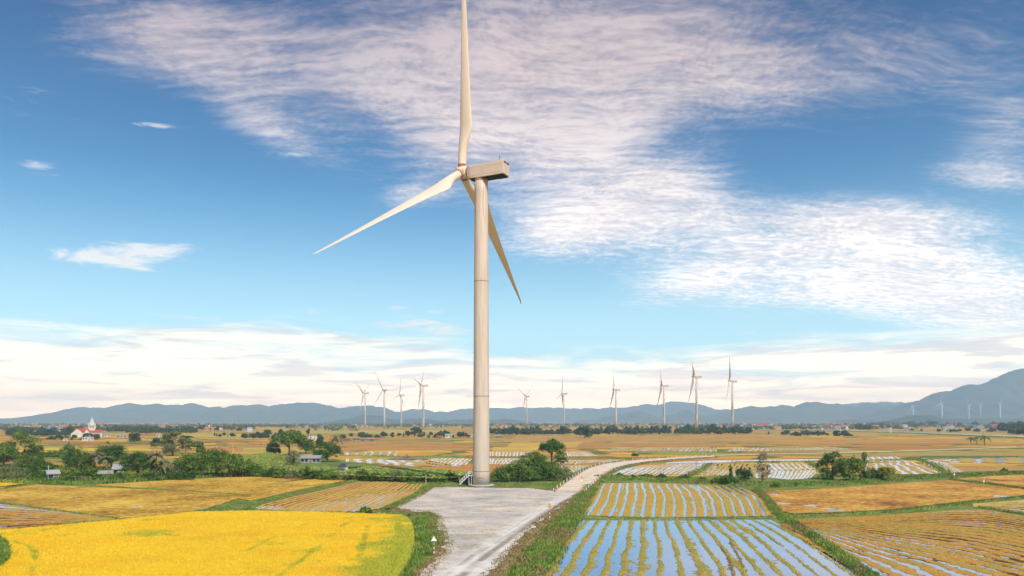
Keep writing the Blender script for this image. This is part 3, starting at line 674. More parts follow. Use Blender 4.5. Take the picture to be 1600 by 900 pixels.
# dark hump of brush at the lower left corner of the frame
q = scatter_poly(GL([(-120,850),(0,848),(12,858),(18,872),(12,888),(-5,902),(-120,905)]), 5000, 11)
TUFT['grass'].append(tufts(q, .75, .5, .25, .9, 12))

# ------------------------------------------------------------------ raised concrete road with painted kerbs
def road_b(t, b):
    p = pos(t); n = t.noise(p, .3, 5, .65); n2 = t.noise(p, 3, 4, .7)
    c = t.ramp(t.m('ADD', t.m('MULTIPLY', n, .7), t.m('MULTIPLY', n2, .3)), [(.38,(.60,.44,.30)),(.52,(.76,.60,.44)),(.68,(.82,.69,.53))])
    t.put(b.inputs['Base Color'], c); bump(t, b, n2, .3, .03)
M['road'] = mat('pale sandy concrete', (.6,.5,.4), .9, .2, build=road_b)
LE = [(868,768),(880,758.5),(895,748),(912,737),(925,730),(945,724.5),(975,720.5),(1020,716.8),(1070,713.6),(1115,711.6)]
RE = [(911,768),(920,758),(930,749),(941,740),(955,732.5),(975,726.5),(1005,721.5),(1045,717.6),(1085,715),(1117,713.4)]
zr_ = .52
A = smooth_line(GL(LE, zr_), 160); B = smooth_line(GL(RE, zr_), 160)
XY = A[:,None]*(1-np.linspace(0,1,7))[None,:,None]+B[:,None]*np.linspace(0,1,7)[None,:,None]
structure(link('road', grid_mesh('road', XY[:, ::-1], np.full(XY.shape[:2], zr_)), M['road'], smooth=True))
def kerb_b(t, b):
    uv = t.sep(t.new('ShaderNodeTexCoord').outputs['UV'])
    s = t.m('GREATER_THAN', t.m('FRACT', t.m('MULTIPLY', uv[1], 60)), .62)
    t.put(b.inputs['Base Color'], t.mix(s, (.50,.06,.03), (.74,.70,.64)))
M['kerbpaint'] = mat('red and white kerb paint', (.5,.1,.05), .6, .3, build=kerb_b)
def edge_strip(name, Q, side, prof, m):
    T = np.gradient(Q, axis=0); T /= np.hypot(T[:,0], T[:,1])[:,None]; N = np.c_[T[:,1], -T[:,0]]*side
    k = np.array([p[0] for p in prof]); z = np.array([p[1] for p in prof])
    XY = Q[:,None]+N[:,None]*k[None,:,None]
    if side < 0: XY = XY[:, ::-1]; z = z[::-1]
    return structure(link(name, grid_mesh(name, XY, np.broadcast_to(z, XY.shape[:2]).copy()), m))
kp = [(.0, zr_-.05), (.0, zr_+.14), (.28, zr_+.14), (.28, zr_-.3)]
edge_strip('kerb', A[:70], -1, kp, M['kerbpaint']); edge_strip('kerb', B[:70], 1, kp, M['kerbpaint'])
bk = [(.26, zr_-.12), (1.0, zr_-.2), (2.4, .05), (3.2, -.04)]
edge_strip('bank', A, -1, bk, M['dirt']); edge_strip('bank', B, 1, bk, M['dirt'])
for Q, sgn in ((A, -1), (B, 1)):
    r = np.random.default_rng(6); T = np.gradient(Q, axis=0); T /= np.hypot(T[:,0], T[:,1])[:,None]; N = np.c_[T[:,1], -T[:,0]]*sgn
    i = r.integers(0, 159, 1500); s = .9+r.random(1500)*2.3; q = Q[i]+N[i]*s[:,None]+(r.random((1500,2))-.5)
    TUFT['grass'].append(tufts(q, np.interp(s, [.9,3.2], [zr_-.2, 0]), .3, .25, .9, 3))
def post(name, x, y, z, h, wd, m, label, group, capm=None):
    b = MB(); b.box((0,0,h/2), (wd, wd, h)); b.box((0,0,h+.02), (wd*.8, wd*.8, .04))
    o = b.obj(name, m); o.location = (x, y, z); return tag(o, label, 'marker post', group)
def post_row(Q, off, side, step, h, wd, label, group, z, first=None, name='marker_post'):
    T = np.gradient(Q, axis=0); T /= np.hypot(T[:,0], T[:,1])[:,None]; N = np.c_[T[:,1], -T[:,0]]*side
    d = np.r_[0, np.cumsum(np.hypot(*np.diff(Q, axis=0).T))]; out = []
    proto = None
    for s in np.arange(2.0, d[-1], step):
        x, y = np.interp(s, d, Q[:,0]+N[:,0]*off), np.interp(s, d, Q[:,1]+N[:,1]*off)
        if proto is None:
            proto = post(name, x, y, z, h, wd, M['white'], label, group); bb = MB(); bb.box((0,0,h*.78), (wd*1.04, wd*1.04, h*.12)); bb.obj('red_band', M['red'], proto)
            out.append(proto)
        else:
            c = copy_tree(proto); c.location = (x, y, z); out.append(c)
    return out
post_row(A, .7, -1, 8.0, .8, .2, 'small white post with red band on the left kerb of the raised road', 'marker posts on the left road edge', zr_-.1)
post_row(B, .7, 1, 8.0, .8, .2, 'small white post with red band on the right kerb of the raised road', 'marker posts on the right road edge', zr_-.1)
# thin road continuing right and the far highway on an embankment with white posts
def ribbon(name, pts, wd, z, m, n=200, bankw=0):
    Q = smooth_line(GL(pts), n); T = np.gradient(Q, axis=0); T /= np.hypot(T[:,0], T[:,1])[:,None]; N = np.c_[T[:,1], -T[:,0]]
    XY = Q[:,None]+N[:,None]*np.linspace(-wd/2, wd/2, 5)[None,:,None]
    structure(link(name, grid_mesh(name, XY[:, ::-1], np.full(XY.shape[:2], z)), m))
    if bankw:
        for sgn in (-1, 1): edge_strip('bank', Q+N*sgn*wd/2, sgn, [(-.1, z-.02), (.5, z-.05), (bankw, -.05)], M['green_ground'])
    return Q
ribbon('road', [(1112,713),(1180,711.3),(1300,709),(1420,705.5),(1540,701.3),(1640,698)], 5, .5, M['road'], bankw=2.5)
M['highway'] = worn('pale highway concrete', (.50,.46,.44), (.36,.33,.32), .9, .1, .5)
Q = ribbon('road', [(1195,672.5),(1240,672.8),(1330,674.3),(1420,677),(1520,681.2),(1600,684.8),(1680,688.5)], 12, 1.6, M['highway'], bankw=6)
hw = post_row(Q, 6.4, 1, 7.5, 1.3, .5, 'white guard post in the long row along the far highway', 'white guard posts along the far highway', 1.55, name='guard_post')

# ------------------------------------------------------------------ tufts become one mesh per kind
LAB = {'grass': ('grass', 'green grass growing on the banks between the fields', 'grass'), 'grass_brown': ('dry_grass', 'dry brown grass on the banks of the gravel pad', 'grass'),
       'straw_green': ('stubble', 'cut rice stubble standing in rows in the wet fields', 'stubble'), 'rice_tuft': ('rice', 'ripe golden rice heads over the near left field', 'rice crop'),
       'rice_green': ('green_rice', 'greener unripe rice along the edge of the golden field', 'rice crop'), 'straw': ('straw', 'loose straw', 'straw')}
for k, vs in TUFT.items():
    if vs: n_, l_, c_ = LAB[k]; tag(tri_obj(n_, vs, M[k]), l_, c_, kind='stuff')

# ------------------------------------------------------------------ hills
def hillmat(name, a, b_):
    def f(t, b):
        n = t.noise(pos(t), .0035, 6, .65)
        t.put(b.inputs['Base Color'], t.mix(t.rng(n, .35, .65), a, b_))
    return mat(name, a, .95, .05, build=f)
M['hill'] = hillmat('wooded hills', (.035,.065,.055), (.075,.105,.075))
def hills(crest, D, depth, nx=420, ny=35, seed=0, rough=.16):
    px = np.array([c[0] for c in crest], float); pz = np.array([(HOR-c[1])/F*D+CH for c in crest], float)
    x = np.linspace(px[0], px[-1], nx); t = np.linspace(-1, 1, ny)
    zc = np.interp(x, px, pz); zc = np.maximum(zc+(fbm(x+seed*50, x*0, .055, 5)-.5)*zc.max()*.36*min(1, 190/zc.max())*np.clip(zc/zc.max()*2, 0, 1), 0)
    X = (x[:,None]-800)/F*D*(1+t[None]*depth/D*.0)+0*t[None]; Y = D+t[None]*depth+0*X
    prof = np.clip(1-np.abs(t)**1.25, 0, 1)[None]
    s = 1/(depth*.45)
    rn = fbm(X+seed*991, Y, s*2, 5)-.5
    gul = np.abs(fbm(X+seed*77, Y*.35, s*3.2, 4)-.5)*2
    Z = zc[:,None]*prof*(1+rough*2*rn*(1-prof**6))-zc[:,None]*gul*rough*1.5*(1-prof**5)*np.minimum(prof*3, 1)
    Z = np.maximum(Z, 0)-2.0*(1-np.minimum(prof*8, 1))
    P_ = np.stack([X, Y], -1)
    structure(link('hills', grid_mesh('hills', P_.transpose(1,0,2), Z.T), M['hill'], smooth=True))
hills([(-260,657),(-100,655),(0,654),(50,652.5),(80,650),(100,645),(118,640.5),(131,637.5),(140,640),(150,636.5),(168,638),(185,633.5),(210,631.5),(238,632.5),(252,629.5),(262,631),(275,629),(292,632),(303,630),(320,636),(345,634.5),(375,635),(395,632),(403,629.5),(420,634),(445,633.5),(462,629),(475,627.5),(490,630),(505,634),(520,636.5),(535,635),(545,637.5),(560,634),(580,633),(600,637),(620,645),(640,652),(670,658)], 9500, 1500, seed=1)
hills([(560,658),(600,646),(625,642),(650,640.5),(672,641),(700,642),(735,637),(745,638.5),(775,638),(815,637.5),(850,638),(900,638),(938,639.5),(950,637.5),(975,637),(1000,634),(1022,632),(1040,630),(1055,628),(1070,629),(1085,632),(1110,637),(1140,638.5),(1180,635),(1240,635),(1300,631.5),(1345,628.5),(1365,630),(1385,626.5),(1405,628),(1425,633),(1470,645)], 11500, 1500, seed=2)
hills([(520,658.5),(545,654),(562,649),(578,648),(595,651),(612,656),(630,654.5),(655,653),(672,655),(700,658)], 6200, 600, 120, seed=3)
hills([(680,658.5),(740,654),(775,657),(790,655),(830,658.5)], 6500, 500, 90, seed=8)
hills([(900,658.5),(930,654),(955,650.5),(978,647),(1000,644),(1018,645.5),(1030,648.5),(1045,645.5),(1060,643.5),(1072,641),(1085,645),(1105,647.5),(1125,647),(1140,640.5),(1155,636.5),(1170,635.5),(1190,639),(1205,634),(1222,631),(1240,634),(1262,629),(1285,628),(1300,630),(1325,634),(1340,635),(1352,630),(1365,630),(1375,634),(1388,631.5),(1400,637),(1440,652)], 8600, 900, 320, seed=4)
hills([(1330,656),(1380,646),(1410,634),(1420,628),(1436,624.5),(1448,625),(1468,613),(1484,608.5),(1500,605),(1512,602),(1530,598.5),(1545,594.5),(1562,588),(1575,581),(1588,577.5),(1605,574.5),(1650,570),(1720,572),(1850,590),(2000,620)], 7400, 1150, 320, seed=5)
hills([(1385,657.5),(1410,653),(1425,648.5),(1440,647),(1452,647.5),(1462,651),(1475,656)], 4700, 260, 80, seed=6, rough=.1)
hills([(1380,658.5),(1420,655.5),(1480,654),(1540,653.5),(1600,654),(1720,654)], 5100, 420, 120, ny=20, seed=7, rough=.02)

# haze: one even volume round the camera and everything
b = MB(); b.box((0, 6500, 279), (32000, 15000, 560))
ha = b.obj('haze', None)
hm = bpy.data.materials.new('haze'); hm.use_nodes = True; t = NT(hm.node_tree); t.n.clear()
pv = t.new('ShaderNodeVolumePrincipled'); pv.inputs['Color'].default_value = (.56,.77,1.0,1); pv.inputs['Density'].default_value = 1.15e-4
pv.inputs['Anisotropy'].default_value = 0.0
t.l.new(pv.outputs[0], t.new('ShaderNodeOutputMaterial').inputs['Volume'])
ha.data.materials.append(hm); tag(ha, 'pale blue haze over the plain towards the mountains', 'haze', kind='stuff')

# ------------------------------------------------------------------ wind turbines
def blade_mesh(name, Rb, nst, nsec, tip=.45, cmax=4.5, root=2.3, bend=1.5):
    """span +Z from the hub centre, chord along X (feathered), leading edge towards +X (upwind)"""
    vs = []; fs = []
    for i in range(nst):
        s = (i/(nst-1))**1.0; z = 1.1+(Rb-1.1)*s
        if s < .05: ch, th, rd = root, root, 1.0
        elif s < .2:
            k = (s-.05)/.15; k = k*k*(3-2*k); ch = root+(cmax-root)*k; th = root*(1-k)+.95*k; rd = 1-k
        else:
            k = (s-.2)/.8; ch = cmax+(tip-cmax)*(k**.78 if k < .96 else k**.78); th = .95*(1-k)**1.2+.07; rd = 0
            if s > .97: ch *= max(.12, 1-((s-.97)/.03)**2*.88)
        tw = -(R(11)*(1-s)**2+R(7))*min(1, s/.12)
        le = root/2
        for j in range(nsec):
            a = 2*math.pi*j/nsec; cx = math.cos(a); sy = math.sin(a)
            # circle -> airfoil
            ax = .5*cx; ay = .5*sy*(th/ch)*(1+.35*cx)*(1.05-.15*cx)
            px_ = ax*ch; py_ = ay*ch if rd < 1 else .5*sy*root
            if rd < 1: py_ = rd*.5*sy*root+(1-rd)*py_
            off = le-ch/2+ (0)
            X = px_+off-bend*0; Y = py_
            X2 = X*math.cos(tw)-Y*math.sin(tw); Y2 = X*math.sin(tw)+Y*math.cos(tw)
            vs.append((X2+bend*s*s*.6, Y2, z))
    for i in range(nst-1):
        for j in range(nsec): fs.append((i*nsec+j, i*nsec+(j+1)%nsec, (i+1)*nsec+(j+1)%nsec, (i+1)*nsec+j))
    fs.append(tuple(range(nsec))[::-1]); fs.append(tuple((nst-1)*nsec+j for j in range(nsec)))
    me = bpy.data.meshes.new(name); me.from_pydata(vs, [], fs); me.update(); return me
def rotor_matrix(hub, phase, tilt, cone):
    a = Vector((-math.cos(tilt), 0, math.sin(tilt))); up = Vector((math.sin(tilt), 0, math.cos(tilt))); u = Vector((0, 1, 0))
    d = up*math.cos(phase)+u*math.sin(phase)
    z = (d*math.cos(cone)+a*math.sin(cone)).normalized(); x = (a-z*a.dot(z)).normalized(); y = z.cross(x)
    m = Matrix((x, y, z)).transposed().to_4x4(); m.translation = hub; return m
TH = R(26); TD = 215.0; TX = (752-800)/F*TD
TILT = R(5.6); CONE = R(2.7)
T0 = empty('wind_turbine', (TX, TD, PZ), -TH)
tag(T0, 'huge near wind turbine with tall tower on the gravel pad, three long blades', 'wind turbine')
HT = 84.2
def tower_r(z): return 2.32-(2.32-1.84)*(z/HT)
b = MB(); b.lathe([(tower_r(z), z) for z in np.linspace(.15, HT, 28)], 64); tower = b.obj('tower', M['tower_main'], T0, True)
for zz_ in (HT*.045, HT*.29, HT*.665):
    b = MB(); b.lathe([(tower_r(zz_)+.012, zz_-.11), (tower_r(zz_)+.04, zz_-.08), (tower_r(zz_)+.04, zz_+.08), (tower_r(zz_)+.012, zz_+.11)], 64); b.obj('flange_seam', M['grey'], tower)
b = MB(); b.lathe([(2.55,.02),(2.55,.16),(2.4,.2),(2.36,.42),(2.345,.42)], 64); b.obj('base_ring', M['grey'], T0)
b = MB(); b.lathe([(3.55,-.2),(3.55,.06),(3.45,.09),(2.3,.09)], 64); b.obj('foundation', M['concrete'], T0, False)
for k in range(28):
    a = 2*math.pi*k/28
    if math.sin(a-TH) < .3:
        b = MB(); b.lathe([(.045,.0),(.045,.16)], 6, (2.47*math.cos(a), 2.47*math.sin(a), .16)); b.obj('anchor_bolt', M['dark'], T0)
# lettering and the small blue emblem near the foot, on the side facing the camera
def wrap_text(body, size, zc, m, name, ang, parent):
    cu = bpy.data.curves.new(name, 'FONT'); cu.body = body; cu.size = size; cu.align_x = 'CENTER'
    tmp = bpy.data.objects.new('tmp', cu); C.objects.link(tmp); dg = bpy.context.evaluated_depsgraph_get()
    me = bpy.data.meshes.new_from_object(tmp.evaluated_get(dg)); bpy.data.objects.remove(tmp)
    r = tower_r(zc)+.012
    for vv in me.vertices:
        a = ang+vv.co.x/r; z = zc+vv.co.y; vv.co = (r*math.cos(a), r*math.sin(a), z)
    return link(name, me, m, parent)
wrap_text('WT1', .62, 1.75, M['ink'], 'lettering', R(-90)+TH, tower)
vs = []; fs = []
for (x0, x1, z0, z1) in [(-.26,-.06,1.1,1.3),(-.04,.12,1.12,1.42),(.14,.26,1.2,1.55),(-.2,.2,1.02,1.08)]:
    o_ = len(vs)
    for (xx, z_) in ((x0,z0),(x1,z0),(x1,z1),(x0,z1)):
        a = R(-90)+TH+xx/2.32; vs.append(((tower_r(z_)+.012)*math.cos(a), (tower_r(z_)+.012)*math.sin(a), z_))
    fs.append((o_,o_+1,o_+2,o_+3))
me = bpy.data.meshes.new('emblem'); me.from_pydata(vs, [], fs); link('emblem', me, M['blue'], tower)
# staircase to the door on the left side
st = empty('staircase', (0,0,0), TH); st.parent = T0
b = MB(); b.box((-2.9, 0, 2.55), (1.3, 1.1, .12)); b.obj('platform', M['white'], st)
for s_ in (-.52, .52):
    b = MB(); b.tube([(-5.9, s_, .12), (-3.5, s_, 2.5)], .12, 6); b.obj('stringer', M['white'], st)
    b = MB()
    for hh in (.55, 1.05): b.tube([(-5.9, s_, .12+hh), (-3.5, s_, 2.55+hh), (-2.3, s_, 2.55+hh)], .05, 6)
    for k in range(5):
        x = -5.9+2.4*k/4; z = .12+2.4*k/4; b.tube([(x, s_, z), (x, s_, z+1.05)], .045, 6)
    b.tube([(-2.4, s_, 2.55), (-2.4, s_, 3.6)], .045, 6); b.obj('railing', M['white'], st)
    b = MB(); b.tube([(-2.7, s_, 0), (-2.7, s_, 2.5)], .06, 6); b.tube([(-3.4, s_, 0), (-3.4, s_, 2.5)], .06, 6); b.obj('support', M['white'], st)
for k in range(11):
    b = MB(); x = -5.8+2.3*k/10; b.box((x, 0, .2+2.3*k/10), (.26, 1.0, .05)); b.obj('step', M['steel'], st)
dr = MB(); dr.box((-2.32, 0, 3.65), (.12, .9, 2.1)); dr.obj('door', M['grey'], st)
# nacelle: tapered shell, rear end towards the camera
nc = empty('nacelle', (0,0,HT+1.9)); nc.parent = T0
def shell(secs):
    vs = []; fs = []; n = len(secs[0][1])
    for x, ring in secs: vs += [(x, y, z) for y, z in ring]
    for i in range(len(secs)-1):
        for j in range(n): fs.append((i*n+j, i*n+(j+1)%n, (i+1)*n+(j+1)%n, (i+1)*n+j))
    fs.append(tuple(range(n))[::-1]); fs.append(tuple((len(secs)-1)*n+j for j in range(n))); return vs, fs
def rr(w_, h_, r_, zc=0):
    out_ = []
    for cx, cz, a0 in ((w_/2-r_, h_/2-r_, 0), (-w_/2+r_, h_/2-r_, 90), (-w_/2+r_, -h_/2+r_, 180), (w_/2-r_, -h_/2+r_, 270)):
        for k in range(4): a = R(a0+k*30); out_.append((cx+r_*math.cos(a), zc+cz+r_*math.sin(a)))
    return out_
b = MB(); b.add(*shell([(-3.9, rr(2.4,2.6,.9,.05)), (-3.5, rr(3.1,3.1,.7)), (-2.6, rr(3.7,3.55,.4)), (-1.0, rr(3.9,3.75,.2,.05)), (4.2, rr(3.9,3.75,.12,.05)), (7.6, rr(3.75,3.6,.1,.1)), (7.75, rr(3.6,3.45,.1,.1))]))
b.obj('nacelle_shell', M['tower'], nc)
b = MB(); b.box((2.3, 0, -1.87), (10.2, 3.5, .16)); b.obj('underside_recess_shade', M['dark'], nc)  # recess panel, near-black: shade under the nacelle is put into its colour
for s_ in (-1, 1):
    b = MB(); b.box((2.2, s_*1.958, 1.0), (9.6, .012, .05)); b.box((2.2, s_*1.958, -1.15), (9.6, .012, .05)); b.box((-2.6+.02, s_*1.87, 0), (.05, .02, 2.2)); b.obj('panel_seam', M['grey'], nc)
    b = MB()
    for dx_, dz_, sx, sz in ((-.35,0,.05,1.1),(.35,0,.05,1.1),(0,.55,.7,.05),(0,-.55,.7,.05)): b.box((1.3+dx_, s_*1.962, .0+dz_), (sx, .012, sz))
    b.obj('hatch', M['grey'], nc)
for y_ in (-.85, .85):
    b = MB(); b.box((7.765, y_, 1.5), (.05, 1.35, .42)); b.obj('cooling_vent', M['dark'], nc)
wm = MB(); wm.tube([(6.0,-.6,1.9),(6.0,-.6,3.4)], .05, 6); wm.box((6.0,-.6,3.3), (.5,.06,.06)); wm.lathe([(.05,0),(.16,.08),(.05,.2)], 8, (6.0,-.6,3.35)); wm.obj('weather_mast', M['dark'], nc)
wm = MB(); wm.tube([(6.6,.5,1.9),(6.6,.5,2.6)], .04, 6); wm.lathe([(.12,0),(.14,.2),(.05,.3)], 8, (6.3,.1,1.93)); wm.obj('beacon', M['dark'], nc)
b = MB(); b.lathe([(1.75,-2.2),(1.95,-.9)], 40, (0,0,0)); yb = b.obj('yaw_collar', M['rust'], T0, True); yb.location = (0,0,HT+.9)
# hub, spinner and blades
HUBC = Vector((-6.14*math.cos(TILT), 0, 86.6+6.14*math.sin(TILT)-.2))
hb = empty('hub', HUBC); hb.parent = T0; hb.rotation_euler = (0, R(-90)+TILT, 0)
b = MB(); b.lathe([(1.55,-1.9),(1.75,-1.2),(1.8,.2),(1.65,1.1),(1.25,1.9),(.7,2.4),(.15,2.6)], 32); b.obj('spinner', M['hubpaint'], hb, True)
b = MB(); b.lathe([(1.5,-2.3),(1.52,-1.85)], 32); b.obj('rotor_shaft_ring', M['rust'], hb, True)
bm_ = blade_mesh('blade', 62.5, 60, 28)
rust = MB(); rust.lathe([(1.19,1.2),(1.22,1.3),(1.22,2.1),(1.18,2.2)], 28)
rme = rust.mesh('blade_root_ring'); rme.materials.append(M['rust'])
for k in range(3):
    bo = link('blade', bm_ if k == 0 else bm_.copy(), None, T0, True)
    if k == 0: bm_.materials.append(M['blade']); bo.data = bm_
    else:
        bo.data.materials.clear(); bo.data.materials.append(M['blade'])
    bo.matrix_local = rotor_matrix(HUBC, R(-2)+k*R(120), TILT, CONE)
    ro = bpy.data.objects.new('blade_root_ring', rme); C.objects.link(ro); ro.parent = bo
# distant turbines share meshes; each stands at its own place with its own yaw and rotor angle
dl = {}
b = MB(); b.lathe([(2.3-.55*z/84, z) for z in (0,20,45,84)], 14); dl['tower'] = b.mesh('tower')
b = MB(); b.add(*shell([(-3.8, rr(2.6,2.8,.5)), (-2.5, rr(3.8,3.7,.3)), (8.0, rr(3.9,3.7,.2)), (9.0, rr(3.3,3.4,.2))])); b.box((6.9,0,2.4), (1.4,2.0,1.3)); dl['nacelle'] = b.mesh('nacelle')
b = MB(); b.lathe([(1.6,-1.9),(1.8,.2),(1.2,1.9),(.15,2.6)], 14); dl['hub'] = b.mesh('hub')
dl['blade'] = blade_mesh('blade', 50, 18, 10, tip=.5, cmax=3.9, root=2.2, bend=3.0)
b = MB()
for k in range(9):
    z = 22+k*2.5
    for (x, zz_, sx, sz) in random.sample([(-.6,0,.35,1.7),(.6,0,.35,1.7),(0,.75,1.4,.35),(0,-.75,1.4,.35),(0,0,1.3,.3)], 3): b.box((x, -2.24, z+zz_), (sx, .12, sz))
dl['lettering'] = b.mesh('lettering')
for k, m_ in (('tower','farpaint'),('nacelle','farpaint'),('hub','farpaint'),('blade','farpaint'),('lettering','ink')):
    dl[k].materials.append(M[m_])
    if k in ('tower','blade','hub'): dl[k].polygons.foreach_set('use_smooth', [True]*len(dl[k].polygons))
TURB = [ # px x of tower, hub row, hub height px, yaw, rotor phase, label
 (570.5,614,54,13,-60,'leftmost of the far turbines left of the big tower, two blades raised in a V'),
 (600.5,609,60,42,-30,'far turbine facing most towards us, second from left, blades in a wide Y'),
 (627,617,50,20,8,'shortest far turbine left of the big tower, one blade straight up'),
 (661.5,601.5,70,8,44,'tall far turbine standing closest to the left of the big tower'),
 (823,618.5,48,33,-60,'first far turbine right of the big tower, two blades raised in a V'),
 (881,614.5,52.5,16,8,'far turbine right of the V-bladed one, behind the lone crown of the round tree'),
 (962.5,608.5,60,5,30,'far turbine above the middle of the bending road, one blade upright'),
 (1037.5,602,67,8,40,'far turbine just left of the tallest distant one, blade up'),
 (1088.5,588,80,10,45,'tallest of the distant turbines, with dark lettering down its tower'),
 (1144.5,595,73,14,-30,'far turbine right of the tallest one, dark blade pointing down left'),
 (1427,634,21,62,-28,'leftmost of five hazy turbines in front of the blue mountain'),
 (1472,630,24,66,0,'second of the hazy mountain turbines, one blade straight up'),
 (1514.5,634,21.5,60,-50,'third of the hazy mountain turbines, middle of the five'),
 (1532.5,633,18,60,-57,'smallest and faintest of the hazy mountain turbines'),
 (1563,631,23,64,48,'rightmost of the hazy mountain turbines, blades in a V')]
for i, (px, hy, hp, yaw, ph, lab) in enumerate(TURB):
    D = F*87/hp; x = (px-800)/F*D; z = CH+(HOR-hy)/F*D-87
    az_ = math.atan2(x, D)
    t0 = empty('wind_turbine', (x, D, z), -R(yaw)); 
    tag(t0, lab, 'wind turbine', 'far wind turbines on the plain' if i < 10 else 'hazy turbines below the mountain')
    for k in ('tower', 'nacelle', 'hub'):
        q_ = bpy.data.objects.new(k, dl[k]); C.objects.link(q_); q_.parent = t0
        if k == 'nacelle': q_.location = (0,0,86); q_.rotation_euler = (0, R(4), 0)
        if k == 'hub': q_.location = (-5.6,0,87); q_.rotation_euler = (0, R(-86), 0)
    for j in range(3):
        q_ = bpy.data.objects.new('blade', dl['blade']); C.objects.link(q_); q_.parent = t0
        q_.matrix_local = rotor_matrix(Vector((-5.6,0,87)), R(ph+120*j), R(5), R(2))
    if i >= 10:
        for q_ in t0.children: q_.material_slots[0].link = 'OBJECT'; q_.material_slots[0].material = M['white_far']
    if i < 10 and i not in (1, 6):
        q_ = bpy.data.objects.new('lettering', dl['lettering']); C.objects.link(q_); q_.parent = t0; q_.rotation_euler = (0,0,R(yaw)-az_)
    if z > .5 or True:
        pass

# ------------------------------------------------------------------ trees
def leaf_quads(cen, nrm, size, r):
    n = len(cen); nrm = nrm+(r.random((n,3))-.5)*1.3; nrm /= np.linalg.norm(nrm, axis=1)[:,None]+1e-9
    t_ = np.cross(nrm, r.random((n,3))-.5); t_ /= np.linalg.norm(t_, axis=1)[:,None]+1e-9; b_ = np.cross(nrm, t_)
    s = size*(.5+r.random(n))[:,None]
    return np.stack([cen-t_*s*.5, cen+b_*s*.32, cen+t_*s*.5, cen-b_*s*.32], 1).reshape(-1, 3)
def crown_verts(blobs, density, leaf, seed, clump=.34, gaps=.15):
    r = np.random.default_rng(seed); out_ = []
    for (bx, by, bz, rx, ry, rz) in blobs:
        area = 4*math.pi*((rx*ry+rx*rz+ry*rz)/3); nc_ = max(6, int(area/(clump*min(rx,rz)*2.0)**2*1.9))
        d = r.normal(size=(nc_,3)); d /= np.linalg.norm(d, axis=1)[:,None]
        d[:,2] = np.where(d[:,2] < -.55, -d[:,2]*.6, d[:,2])
        rad = .62+.45*r.random(nc_); keep = r.random(nc_) > gaps; d, rad = d[keep], rad[keep]; nc_ = len(d)
        cc = np.array([bx,by,bz])+d*np.array([rx,ry,rz])*rad[:,None]
        per = max(5, int(area*density/nc_)); cr = clump*min(rx, rz)*(.6+.8*r.random(nc_))
        dd = r.normal(size=(nc_,per,3)); dd /= np.linalg.norm(dd, axis=2)[...,None]
        dd *= (r.random((nc_,per,1)))**.4; dd[...,2] *= .75
        p = cc[:,None]+dd*cr[:,None,None]
        nn = dd*.9+d[:,None]*.5+np.array([0,0,.45])
        out_.append(leaf_quads(p.reshape(-1,3), nn.reshape(-1,3), leaf, r))
    return np.concatenate(out_)
def trunk_mb(h, r0, blobs, seed, lean=0.0):
    rr_ = random.Random(seed); b = MB(); top = (lean*h, 0, h)
    b.tube([(0,0,-.15),(lean*h*.3+.05*r0,0,h*.35),(lean*h*.65,.1*r0,h*.7),top], [r0*1.35, r0, r0*.85, r0*.6], 8)
    for (bx,by,bz,rx,ry,rz) in blobs:
        z0 = h*rr_.uniform(.45, .95); s = Vector((lean*z0, 0, z0)); e_ = Vector((bx,by,bz)); mid = (s+e_)/2+Vector((rr_.uniform(-.1,.1), rr_.uniform(-.1,.1), .12))*rx
        b.tube([s, mid, e_], [r0*.55, r0*.35, r0*.12], 6)
        for k in range(3):
            f_ = mid.lerp(e_, rr_.random()); q = e_+Vector((rr_.uniform(-1,1)*rx*.8, rr_.uniform(-1,1)*ry*.8, rr_.uniform(-.3,.9)*rz*.8)); b.tube([f_, q], [r0*.2, r0*.05], 5)
    return b
def blobs_for(style, W_, H_, seed):
    r = random.Random(seed); B_ = []
    if style == 'round':
        B_.append((0,0,H_*.55,W_*.42,W_*.40,H_*.42))
        for k in range(11):
            a = k*.9+r.random(); q = W_*.27; zc = r.uniform(.2,.78); q *= 1.12-abs(zc-.4)*.9; B_.append((math.cos(a)*q, math.sin(a)*q, H_*zc, W_*.23, W_*.22, H_*.2))
    elif style == 'airy':
        for k in range(15):
            a = r.random()*6.28; z = .14+.8*((k+.5)/15); q = W_*.42*math.sin(math.pi*min(1,(z+.12)/1.15))*r.uniform(.4,1.05)
            B_.append((math.cos(a)*q, math.sin(a)*q, H_*z, W_*r.uniform(.15,.22), W_*.19, H_*r.uniform(.1,.15)))
    elif style == 'shrub':
        k_ = max(4, int(W_/H_*5))
        for k in range(k_):
            x = (k/(k_-1)-.5)*W_*.8+r.uniform(-.05,.05)*W_; hh = H_*(1-.55*abs(x/(W_*.5))**2)*r.uniform(.75,1.12)
            B_.append((x, r.uniform(-.2,.2)*min(W_,H_), hh*.5, min(W_/k_*1.2, H_*.5), min(W_,H_)*.4, hh*.52))
    elif style == 'tall':
        for k in range(6):
            z = .25+.13*k; B_.append((r.uniform(-.12,.12)*W_, r.uniform(-.1,.1)*W_, H_*z, W_*(.42-.05*k), W_*.3, H_*.12))
    elif style == 'umbrella':
        for k in range(12):
            a = k*.7; q = W_*.3*(k > 1); B_.append((math.cos(a)*q, math.sin(a)*q, H_*((.62 if k % 2 else .74)+.14*(k < 3)-.05*r.random()), W_*.22, W_*.2, H_*.2))
    return B_
TN = [0]
